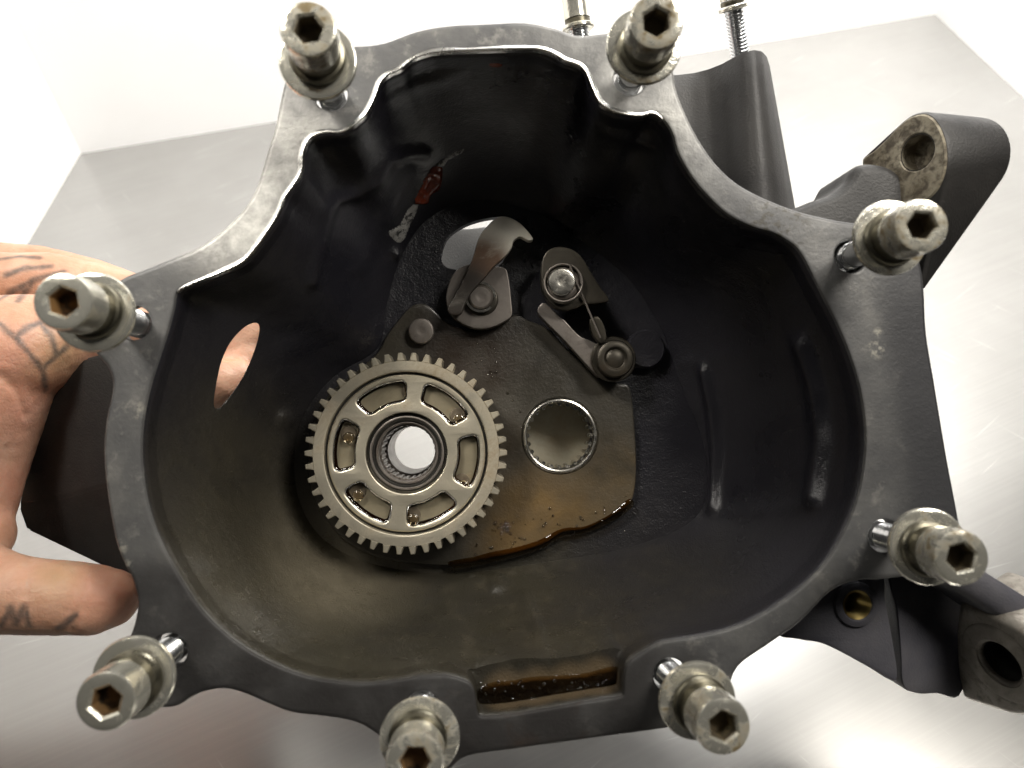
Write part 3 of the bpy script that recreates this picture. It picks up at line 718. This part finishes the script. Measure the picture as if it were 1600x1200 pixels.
for _ in range(90):
    x = random.gauss(770, 22); y = random.gauss(600, 45) + (x - 770) * 1.2
    if (Vector((x, y)) - Vector((635, 708))).length > 175: drop((x, y), -66, random.uniform(.2, .55), random.uniform(.4, 1), OIL, bm, random.random() * 3)
for _ in range(45):
    x = random.uniform(740, 985); y = 860 - (x - 760) * .28 + random.gauss(-10, 16)
    drop((x, y), -65.6, random.uniform(.2, .5), random.uniform(.4, 1), OIL, bm, random.random() * 3)
for _ in range(24):
    x = random.gauss(787, 9); y = random.gauss(824, 7); drop((x, y), -66, random.uniform(.3, .8), random.uniform(.5, 1), OIL, bm, random.random() * 3)
for _ in range(38):
    x = random.uniform(745, 965); y = random.gauss(1078, 7) - (x - 750) * .045; drop((x, y), -9.9, random.uniform(.2, .6), random.uniform(.5, 1), OIL, bm, random.random() * 3)
props(link('oil_droplets', bm, m_oil('droplet_oil', (.97, .93, .85), .03, 2.0), None, CAS, ang=80), kind='stuff', label='scattered oil droplets beading on the plate and notch', cat='oil')

# ------------------------------------------------------------------ gear
GZ = -50.0
def gear_mat(): return CAS @ Matrix.Translation(Vector((GC.x, GC.y, GZ)) * MM)
gear = empty('gear_wheel', gear_mat(), label='large oily steel gear wheel with six kidney shaped pockets', cat='gear')
k_ = 280 / F      # mm per px at the gear face
RT_, RR_ = 156.5 * k_, 143.5 * k_
NTH = 46
RG = 126 * k_
body = circle((0, 0), RR_, NTH * 4)
def annulus(r1, r0, z1, z0, b, n=184): return prism(circle((0, 0), r1, n), [circle((0, 0), r0, n)], slab(z1, z0, b), hol(z1, z0, b))
bm = prism(body, [circle((0, 0), RG, 160)], [(0, 0), (0, -13)], [(.7, 0), (.25, -.2), (0, -.7), (0, -13)])
rimg = link('gear_rim', bm, GEAR, gear)
# web: sunk a little, with the pockets cut through it
def kidney(a, ha, r0, r1, c, n=10):
    """kidney-shaped pocket with rounded corners, centred on angle a"""
    pts = []
    d0, d1 = math.radians(ha) - c / r0, math.radians(ha) - c / r1
    for i in range(n + 1): t = a - d1 + 2 * d1 * i / n; pts.append((r1 * math.cos(t), r1 * math.sin(t)))
    def corner(ang, r, s, inward):
        base = a + s * math.radians(ha)
    A0, A1 = a - math.radians(ha), a + math.radians(ha)
    for q in (.35, .7): pts.append(((r1 - c * (1 - math.cos(q * math.pi / 2))) * math.cos(A1 - c / r1 * (1 - math.sin(q * math.pi / 2))), (r1 - c * (1 - math.cos(q * math.pi / 2))) * math.sin(A1 - c / r1 * (1 - math.sin(q * math.pi / 2)))))
    for rr in (r1 - c, r0 + c): pts.append((rr * math.cos(A1), rr * math.sin(A1)))
    for q in (.7, .35): pts.append(((r0 + c * (1 - math.cos(q * math.pi / 2))) * math.cos(A1 - c / r0 * (1 - math.sin(q * math.pi / 2))), (r0 + c * (1 - math.cos(q * math.pi / 2))) * math.sin(A1 - c / r0 * (1 - math.sin(q * math.pi / 2)))))
    for i in range(n + 1): t = a + d0 - 2 * d0 * i / n; pts.append((r0 * math.cos(t), r0 * math.sin(t)))
    for q in (.35, .7): pts.append(((r0 + c * (1 - math.cos(q * math.pi / 2))) * math.cos(A0 + c / r0 * (1 - math.sin(q * math.pi / 2))), (r0 + c * (1 - math.cos(q * math.pi / 2))) * math.sin(A0 + c / r0 * (1 - math.sin(q * math.pi / 2)))))
    for rr in (r0 + c, r1 - c): pts.append((rr * math.cos(A0), rr * math.sin(A0)))
    for q in (.7, .35): pts.append(((r1 - c * (1 - math.cos(q * math.pi / 2))) * math.cos(A0 + c / r1 * (1 - math.sin(q * math.pi / 2))), (r1 - c * (1 - math.cos(q * math.pi / 2))) * math.sin(A0 + c / r1 * (1 - math.sin(q * math.pi / 2)))))
    return [Vector(p) for p in pts]
ANG = [113, 53, -7, -67, -127, 173]
kid = [kidney(math.radians(a), 23.0, 79 * k_, 114 * k_, 2.2) for a in ANG]
bm = prism(circle((0, 0), RG - .9, 160), kid + [circle((0, 0), 63 * k_, 96)], [(-.5, -.55), (0, -1.0), (0, -12)], [(.45, -.55), (.12, -.75), (0, -1.2), (0, -12)])
web = link('gear_web', bm, GEAR, gear)
bm = annulus(RG + .1, RG - 1.1, -1.7, -3, .1, 160)
link('groove', bm, GEARDARK, gear)
bm = prism(circle((0, 0), RG - 2, 96), [circle((0, 0), 64 * k_, 64)], [(0, -4.2), (0, -11)])
link('pocket_floor', bm, POCKET, web)
PINS = [(88, 97), (36, 98), (-28, 97), (-85, 97), (-142, 97), (162, 96)]
for a, r in PINS:
    c = Vector((r * k_ * math.cos(math.radians(a)), r * k_ * math.sin(math.radians(a)), -4.0))
    bm = lathe([(2.9, -1), (2.9, -.1), (2.7, .12), (2.3, .2), (0, .2)], 28); link('rivet', bm, GREYARM, web, Matrix.Translation(c * MM))
    bm = bmesh.new(); bmesh.ops.create_uvsphere(bm, u_segments=24, v_segments=14, radius=1)
    bmesh.ops.transform(bm, matrix=Matrix.Translation((c.x * 1.01 + .4, c.y * 1.01 - 1.4, -2.2)) @ Matrix.Diagonal((2.0, 2.0, .75, 1)), verts=bm.verts)
    o = link('oil_bubble', bm, CLEAR, web)
for kk in kid:
    bm = prism(off(ccw(kk), -.02), [off(ccw(kk), -1.0)], [(0, -3.0), (0, -4.15)], [(-.0, -3.9), (0, -4.15)]); link('oil_meniscus', bm, BROWN, web, ang=80)
    bm = prism(kk, [], [(-.75, -2.35), (-.45, -2.2), (-.2, -1.9), (-.05, -1.5)], cap_bottom=False); link('oil_film', bm, OIL, web, ang=80)
# teeth, each a part
pa = 2 * math.pi / NTH
def tooth():
    bm = bmesh.new(); prof = [(RR_ - .02, -.36), (RR_ + .4, -.29), (RR_ + 1.4, -.235), (RT_ - .25, -.175), (RT_, -.14), (RT_, .14), (RT_ - .25, .175), (RR_ + 1.4, .235), (RR_ + .4, .29), (RR_ - .02, .36)]
    pts = [Vector((r * math.cos(a * pa), r * math.sin(a * pa))) for r, a in prof]
    return prism(pts, [], [(-.28, -.0), (0, -.3), (0, -12.7), (-.28, -13)])
tm = link('tooth', tooth(), GEAR, gear)
for i in range(1, NTH):
    o = tm.copy(); COL.objects.link(o); o.parent = gear; o.matrix_local = Matrix.Rotation(i * pa, 4, 'Z')
# hub: dark seal ring, bright race, splined bore
bm = annulus(62.5 * k_, 50 * k_, -2.6, -13, .5, 96); link('seal_ring', bm, GEARDARK, gear)
bm = annulus(58 * k_, 54 * k_, -2.0, -3.5, .35, 96); link('seal_lip', bm, GREYARM, gear)
bm = annulus(49.8 * k_, 45 * k_, -3.6, -20, .6, 96); link('bearing_race', bm, GREYARM, gear)
spl = []
for i in range(28):
    a = 2 * math.pi * i / 28
    for da, r in ((0, 9.92), (.07, 9.92), (.10, 9.45), (.19, 9.45)): spl.append(Vector((r * math.cos(a + da), r * math.sin(a + da))))
bm = prism(circle((0, 0), 44.6 * k_, 96), [spl], [(-.4, -8.0), (0, -8.4), (0, -24)], [(.35, -8.0), (0, -8.5), (0, -24)]); link('splined_bore', bm, GREYARM, gear)
bm = prism(circle((0, 0), 11.3, 64), [circle((0, 0), 8.9, 64)], [(0, -24.2), (0, -53)], [(.4, -24.2), (0, -24.6), (0, -53)]); link('shaft_tube', bm, GREYARM, gear)

# ------------------------------------------------------------------ needle bearing
nb = empty('needle_bearing', CAS @ Matrix.Translation(Vector((BC.x, BC.y, -66)) * MM), label='round needle bearing pressed into the bottom plate, right of the gear', cat='bearing')
bm = lathe([(14.0, -.4), (13.95, .25), (13.6, .75), (13.1, .9), (12.6, .75), (12.25, .2), (12.3, -1.2), (13.2, -1.4), (13.2, -13), (14.0, -13), (14.0, -.4)], 96); link('outer_ring', bm, STEEL, nb)
rbm = lathe([(0, -.6), (.7, -.6), (.85, -.8), (.85, -10.4), (.7, -10.6), (0, -10.6)], 12)
r0 = link('roller', rbm, STEEL, nb, Matrix.Translation(Vector((12.0, 0, -1.2)) * MM))
NR = 24
for i in range(1, NR):
    o = r0.copy(); COL.objects.link(o); o.parent = nb; a = 2 * math.pi * i / NR
    o.matrix_local = Matrix.Translation(Vector((12.0 * math.cos(a), 12.0 * math.sin(a), -1.2)) * MM)
bm = lathe([(12.95, -1.0), (12.3, -1.05), (12.3, -1.5), (12.9, -1.6)], 72); link('cage_ring', bm, DARKARM, nb)

# ------------------------------------------------------------------ shift mechanism
def plate_part(name, px, z, th, mat, parent, k=4, holes=(), b=.5):
    inv_ = parent.matrix_world.inverted() @ CAS
    bm = prism(smooth_closed(px2(px, z), k), [circle(P(h[0], h[1], z), h[2], 32) for h in holes], slab(z, z - th, b), hol(z, z - th, b) if holes else None)
    o = link(name, bm, mat, parent, ang=45); o.matrix_local = inv_; return o
sl = empty('shift_lever', CAS @ Matrix.Translation(P(750, 466, -66) * MM), label='rust stained shift lever with round hub in the arched opening', cat='lever')
bpy.context.view_layer.update()
HUB = [(697, 470), (699, 450), (708, 428), (725, 415), (748, 412), (775, 416), (790, 420), (795, 436), (799, 470), (800, 492), (789, 502), (766, 512), (742, 513), (718, 503), (704, 490)]
hub = plate_part('hub_plate', HUB, -60, 5, GREYARM, sl, 5)
arm = plate_part('lever_arm', [(762, 352), (778, 339), (795, 339), (812, 348), (824, 360), (833, 373), (826, 376), (813, 370), (803, 376), (799, 388), (788, 402), (772, 416), (755, 436), (736, 458), (726, 476), (720, 490), (706, 492), (699, 482), (708, 466), (722, 440), (738, 404), (748, 372)], -55, 3.2, RUSTARM, sl, 5)
def pin_on(name, px, z0, z1, r, mat, parent, **k):
    o = pin(name, px, z0, z1, r, mat, parent, **k); o.matrix_local = parent.matrix_world.inverted() @ CAS @ Matrix.Translation(P(px[0], px[1], z1) * MM); return o
bpy.context.view_layer.update()
pin_on('pivot_washer', (753, 468), -62, -59.5, 6.1, DARKARM, sl)
pin_on('pivot_pin', (751, 464), -62, -57.0, 4.6, GREYARM, sl, dome=1.6)
dl = empty('detent_arm', CAS @ Matrix.Translation(P(880, 442, -66) * MM), label='dark detent arm with bright pivot pin and round roller, above the bearing', cat='lever')
bpy.context.view_layer.update()
plate_part('pivot_bracket', [(846, 420), (852, 396), (868, 386), (890, 388), (908, 400), (922, 422), (938, 448), (952, 468), (938, 474), (914, 476), (898, 483), (880, 484), (860, 474), (848, 452)], -52, 5, GREYARM if False else DARKARM, dl, 5)
pin_on('pin_collar', (880, 442), -54, -50.6, 6.0, GREYARM, dl)
pin_on('pivot_pin', (878, 440), -54, -48.8, 4.9, STEEL, dl, dome=.5)
plate_part('link_bar', [(840, 486), (848, 473), (860, 480), (884, 502), (905, 524), (926, 534), (944, 548), (950, 580), (938, 590), (922, 576), (884, 534), (850, 500)], -58, 4, GREYARM, dl, 4)
plate_part('spring_tab', [(922, 500), (934, 494), (944, 508), (948, 530), (938, 536), (926, 522)], -54, 3, DARKARM, dl, 3)
def helix(r, turns, z0, z1, wire, leg):
    bm = bmesh.new(); pts = [Vector((r * math.cos(2 * math.pi * turns * i / 90), r * math.sin(2 * math.pi * turns * i / 90), z0 + (z1 - z0) * i / 90)) for i in range(91)] + [Vector(leg)]
    rings_ = []
    for i, p in enumerate(pts):
        d = (pts[min(i + 1, len(pts) - 1)] - pts[max(i - 1, 0)]).normalized(); a = d.orthogonal().normalized() if i == 0 else (rings_[-1][1] - d * rings_[-1][1].dot(d)).normalized(); b = d.cross(a)
        rings_.append(([bm.verts.new(p + (a * math.cos(k * math.pi / 4) + b * math.sin(k * math.pi / 4)) * wire) for k in range(8)], a))
    for (u, _), (v, _) in zip(rings_, rings_[1:]):
        for k in range(8): bm.faces.new((u[k], u[(k + 1) % 8], v[(k + 1) % 8], v[k]))
    bmesh.ops.recalc_face_normals(bm, faces=bm.faces); return bm
pc = P(880, 442, -50)
lg = P(938, 528, -52) - pc
o = link('torsion_spring', helix(6.7, 2.2, -1.4, .9, .42, lg), GREYARM, dl, ang=80); o.matrix_local = dl.matrix_world.inverted() @ CAS @ Matrix.Translation(pc * MM)
pc = P(751, 464, -57.6)
o = link('circlip', prism([Vector((5.6 * math.cos(a * .1), 5.6 * math.sin(a * .1))) for a in range(56)] + [Vector((4.75 * math.cos(a * .1), 4.75 * math.sin(a * .1))) for a in range(55, -1, -1)], [], [(0, 0), (0, -.6)]), STEEL, sl); o.matrix_local = sl.matrix_world.inverted() @ CAS @ Matrix.Translation(pc * MM)
c = P(962, 560, -53)
bm = lathe([(6.9, -12), (6.9, -1.6), (6.4, -.5), (5.4, 0), (4.2, -.1), (3.7, -.7), (3.4, -.9), (2.9, -.5), (1.6, -.2), (0, -.15)], 40)
o = link('roller', bm, DARKARM, dl); o.matrix_local = dl.matrix_world.inverted() @ CAS @ Matrix.Translation(c * MM)
bm = lathe([(8.3, -6), (8.3, -4.4), (7.8, -4), (6.8, -4)], 40)
o = link('roller_flange', bm, DARKARM, dl); o.matrix_local = dl.matrix_world.inverted() @ CAS @ Matrix.Translation(c * MM)
c = P(1010, 545, -64); bm = lathe([(7.0, -14), (7.4, -1.2), (6.6, 0), (0, 0)], 40)
o = link('spring_post', bm, BOWL, casing, Matrix.Translation(c * MM))

# ------------------------------------------------------------------ bolts
def hexagon(r, a0=0): return circle((0, 0), r, 6, a0)
def thread(r, z1, z0, pitch=1.25, depth=.55):
    pr = []; z = z1
    while z > z0: pr += [(r, z), (r, z - pitch * .2), (r - depth, z - pitch * .5), (r - depth, z - pitch * .6)]; z -= pitch
    return pr
def bolt(base, head, socket_mat, label, plain, rot, group='cap screws standing in the flange'):
    zt = 42.0
    b = P(base[0], base[1], 0); h = P(head[0], head[1], zt); ax = (h - b).normalized(); L = (h - b).length
    zz = ax; xx = Vector((0, 1, 0)).cross(zz).normalized(); yy = zz.cross(xx)
    M = CAS @ Matrix.Translation(b * MM) @ Matrix((xx, yy, zz)).transposed().to_4x4()
    e_ = empty('cap_screw', M, label=label, cat='bolt', group=group)
    # shank: plain silver part near the flange or thread
    if plain: pr = [(0, 24), (3.75, 24), (3.75, 3.4), (3.6, 3.1)] + thread(3.9, 3.0, -8.5)
    else: pr = [(0, 24), (3.6, 24)] + thread(3.95, 23.9, -8.5)
    link('shank', lathe(pr + [(0, -9)], 28), THREAD, e_)
    wsh = link('washer', prism(circle((0, 0), 10.1, 56), [circle((0, 0), 4.2, 32)], [(-.8, 25.6), (-.25, 25.4), (0, 24.9), (0, 24.1), (-.5, 23.6)], [(.2, 25.6), (0, 25.4), (0, 23.6)]), ZINC, e_)
    wsh.matrix_local = Matrix.Translation(Vector((random.uniform(-.5, .5), random.uniform(-.5, .5), 24.6 - random.uniform(0, 1.2))) * MM) @ Matrix.Rotation(random.uniform(-.07, .07), 4, 'X') @ Matrix.Rotation(random.uniform(-.07, .07), 4, 'Y') @ Matrix.Translation((0, 0, -.0246))
    link('collar', lathe([(4.2, 25.65), (7.3, 25.65), (7.35, 26.6), (6.9, 27.2), (6.1, 27.5), (6.0, L - 9.5), (4.2, L - 9.5)], 44), ZINCDARK, e_)
    hd = prism(circle((0, 0), 6.75, 56), [hexagon(3.6, rot)], [(-1.0, L), (-.35, L - .25), (0, L - 1.0), (0, L - 9.2), (-.5, L - 9.7)], [(.55, L), (0, L - .6), (0, L - 9.7)])
    hd_o = link('head', hd, ZINC, e_)
    link('hex_socket', prism(hexagon(3.55, rot), [], [(.03, L - 5.8), (.03, L - 6.6)]), socket_mat, hd_o)
    w = prism(hexagon(3.58, rot), [hexagon(3.42, rot)], [(0, L - 1.0), (0, L - 5.9)], [(0, L - 1.0), (0, L - 5.9)]); link('socket_wall', w, socket_mat, hd_o)
    return e_
for i, (b, h, wh, sm_) in enumerate(BOLTS):
    bolt(b, h, sm_, 'tarnished hex socket screw with washer, ' + wh, i in (2, 0, 1), .2 + i * .37)
def back_bolt(foot, tip, z0, z1, sc, name_lab, par_thread, whead):
    """long screw standing up out of the back of the casing"""
    b = P(foot[0], foot[1], z0); h = P(tip[0], tip[1], z1); ax = (h - b).normalized(); L = (h - b).length
    xx = Vector((0, 0, 1)).cross(ax).normalized(); yy = ax.cross(xx)
    M = CAS @ Matrix.Translation(b * MM) @ Matrix((xx, yy, ax)).transposed().to_4x4()
    e_ = empty('cap_screw', M, label=name_lab, cat='bolt', group='long screws at the back of the casing')
    link('shank', lathe([(0, L)] + thread(3.0 * sc, L, -6, 1.0 * sc, .4 * sc) + [(0, -7)], 24), THREAD, e_)
    link('washer', prism(circle((0, 0), whead * 1.25, 40), [circle((0, 0), 2.8 * sc, 24)], [(-.5, L + 1.6), (0, L + 1.2), (0, L + .4), (-.4, L)], [(0, L + 1.6), (0, L)]), ZINC, e_)
    link('spring_washer', prism(circle((0, 0), whead * 1.0, 40), [circle((0, 0), 2.8 * sc, 24)], [(-.3, L + 3.4), (0, L + 3.0), (0, L + 1.7)], [(0, L + 3.4), (0, L + 1.7)]), ZINCDARK, e_)
    link('head', prism(circle((0, 0), whead, 40), [hexagon(whead * .55)], [(-.7, L + 13), (0, L + 12.3), (0, L + 3.5)], [(.2, L + 13), (0, L + 12.6), (0, L + 8)]), ZINC, e_)
back_bolt((908, 78), (904, 47), -34, -33, 1.15, 'short screw with lock washer rising behind the top edge of the flange', 0, 4.3)
back_bolt((1158, 92), (1146, 16), -40, -34, 1.12, 'long threaded screw standing on top of the dark barrel', 0, 4.0)

# ------------------------------------------------------------------ hand
def hand():
    SV, SF = unit_sphere(18, 12); SV = np.array(SV); VV = []; FF = []
    def ball(p, r):
        k = sum(len(a) for a in VV); VV.append(np.array(p) + SV * r); FF.extend(tuple(i + k for i in f) for f in SF)
    def chain(pts, step=1.6):
        pts = [(P(x, y, z), r) for x, y, z, r in pts]
        for (a, ra), (b, rb) in zip(pts, pts[1:]):
            n = max(2, int((b - a).length / step))
            for i in range(n): t = i / n; ball(a.lerp(b, t), ra + (rb - ra) * t)
        ball(*pts[-1])
    # thumb
    chain([(-300, 780, -46, 23), (-170, 850, -36, 19), (-70, 905, -26, 14.5), (0, 925, -22, 12.4), (40, 930, -22, 11.8), (95, 934, -22, 11.4), (140, 937, -22, 10.8), (172, 935, -22, 8.8), (186, 932, -22, 6.6)])
    # web between thumb and index
    chain([(-170, 850, -36, 18), (-75, 810, -38, 17), (-62, 760, -40, 18), (-55, 700, -42, 20), (-40, 640, -42, 21), (-20, 590, -42, 21)], 1.8)
    chain([(-120, 850, -36, 17), (-50, 835, -36, 13.5)], 1.8)
    # index
    chain([(-300, 660, -50, 25), (-150, 600, -44, 24), (-40, 575, -42, 22), (30, 545, -42, 18.5), (70, 530, -44, 15.5), (110, 520, -48, 12.6), (155, 512, -54, 10.6), (215, 518, -62, 9.6), (270, 570, -72, 10.0), (315, 605, -78, 10), (345, 600, -80, 9.6), (372, 590, -82, 7.5)])
    chain([(325, 580, -94, 13), (375, 565, -98, 13)])
    chain([(300, 545, -90, 12), (345, 535, -96, 13), (400, 515, -100, 12)])
    # middle and ring finger, further back
    chain([(-300, 580, -62, 22), (-120, 470, -66, 14), (0, 440, -70, 11.2), (70, 438, -72, 10.4), (140, 449, -76, 9.8), (210, 468, -80, 9.4), (300, 500, -86, 9)])
    chain([(-300, 540, -80, 22), (-120, 440, -86, 14), (-10, 420, -90, 10.6), (60, 422, -92, 10.0), (150, 442, -96, 9.4), (260, 480, -100, 9)], 1.8)
    # palm and wrist beyond the picture edge
    chain([(-300, 780, -46, 23), (-300, 720, -50, 25), (-300, 660, -52, 25), (-300, 580, -62, 23), (-300, 540, -78, 21)], 2)
    chain([(-300, 700, -60, 30), (-450, 740, -62, 29), (-610, 780, -66, 27), (-770, 820, -70, 29)], 3)
    me = bpy.data.meshes.new('hand_raw'); me.from_pydata((np.concatenate(VV) * MM).tolist(), [], FF)
    o = bpy.data.objects.new('hand_raw', me); COL.objects.link(o)
    r = o.modifiers.new('r', 'REMESH'); r.mode = 'VOXEL'; r.voxel_size = .0009
    s = o.modifiers.new('s', 'SMOOTH'); s.factor = .6; s.iterations = 14
    dg = bpy.context.evaluated_depsgraph_get(); ev = o.evaluated_get(dg)
    res = bpy.data.meshes.new_from_object(ev); bpy.data.objects.remove(o); bpy.data.meshes.remove(me)
    res.name = 'hand'; tick('hand remesh')
    # creases and ink found on the skin itself
    bm = bmesh.new(); bm.from_mesh(res); bv = BVHTree.FromBMesh(bm); bm.free()
    org = Vector((XC.dot(-OC), YC.dot(-OC), ZC.dot(-OC))) * MM
    def on(px, py):
        d = (P(px, py, -40) * MM - org).normalized(); h = bv.ray_cast(org, d); return h[0]
    def path(pl, sub=6):
        out = []
        for a, b in zip(pl, pl[1:]):
            for i in range(sub + 1):
                t = i / sub; q = on(a[0] + (b[0] - a[0]) * t, a[1] + (b[1] - a[1]) * t)
                if q is not None: out.append(q)
        return out
    inkl = [[(-20, 494), (0, 506), (33, 536), (66, 577), (72, 610)], [(66, 577), (84, 560), (105, 541)], [(27, 524), (44, 512), (62, 505)], [(62, 505), (80, 525), (88, 553)], [(105, 541), (120, 520)],
            [(-10, 472), (20, 455), (52, 438), (100, 424)], [(-10, 405), (30, 400), (62, 404)], [(52, 438), (40, 455), (28, 470)],
            [(2, 978), (17, 950), (25, 974), (38, 947), (46, 978)], [(90, 983), (102, 975), (117, 962)], [(62, 505), (90, 490)], [(10, 430), (36, 420), (80, 416)]]
    crease = [[(118, 890), (124, 920), (122, 950), (112, 985)], [(126, 892), (132, 925), (130, 955)], [(50, 868), (40, 900), (38, 930)], [(0, 585), (25, 610), (40, 650)], [(130, 470), (136, 500), (132, 540)], [(10, 700), (0, 740), (-10, 790)]]
    n = len(res.vertices); co = np.empty(n * 3, np.float32); res.vertices.foreach_get('co', co); co = co.reshape(-1, 3).astype(float)
    no = np.empty(n * 3, np.float32); res.vertices.foreach_get('normal', no); no = no.reshape(-1, 3)
    def field(lines):
        d = np.full(n, 9.)
        for l in lines:
            pl = path(l)
            if len(pl) < 2: continue
            A = np.array(pl); lo, hi = A.min(0) - .004, A.max(0) + .004
            m = np.all((co > lo) & (co < hi), axis=1)
            if m.any(): d[m] = np.minimum(d[m], poly_dn(co[m], pl))
        return d
    def blobs(lst):
        f = np.zeros(n)
        for px, py, r_ in lst:
            q = on(px, py)
            if q is not None: f = np.maximum(f, np.clip(1 - np.linalg.norm(co - np.array(q), axis=1) / r_, 0, 1))
        return f
    dI = field(inkl); dC = field(crease)
    wn = np.array([mnoise.noise(Vector(c) * 300) for c in co]); big = np.array([mnoise.noise(Vector(c) * 60) for c in co])
    ink = np.clip(1.35 - dI / (.0011 * (1 + .5 * wn)), 0, 1)
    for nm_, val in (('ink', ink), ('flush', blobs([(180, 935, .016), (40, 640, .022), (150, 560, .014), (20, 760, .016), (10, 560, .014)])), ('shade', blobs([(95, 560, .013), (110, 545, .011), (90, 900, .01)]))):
        a = res.attributes.new(nm_, 'FLOAT', 'POINT'); a.data.foreach_set('value', val.astype(np.float32))
    co = co + no * (-.00055 * np.exp(-(dC / .0011) ** 2) + .00018 * wn + .00045 * big)[:, None]
    res.vertices.foreach_set('co', co.astype(np.float32).ravel()); res.update()
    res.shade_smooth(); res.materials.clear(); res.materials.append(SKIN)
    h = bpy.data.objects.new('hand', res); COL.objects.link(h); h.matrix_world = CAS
    print('hand verts', n)
    return props(h, label="person's tattooed left hand gripping the casing from the side, thumb in front", cat='hand')
tick('before hand')
hand()
tick('done')
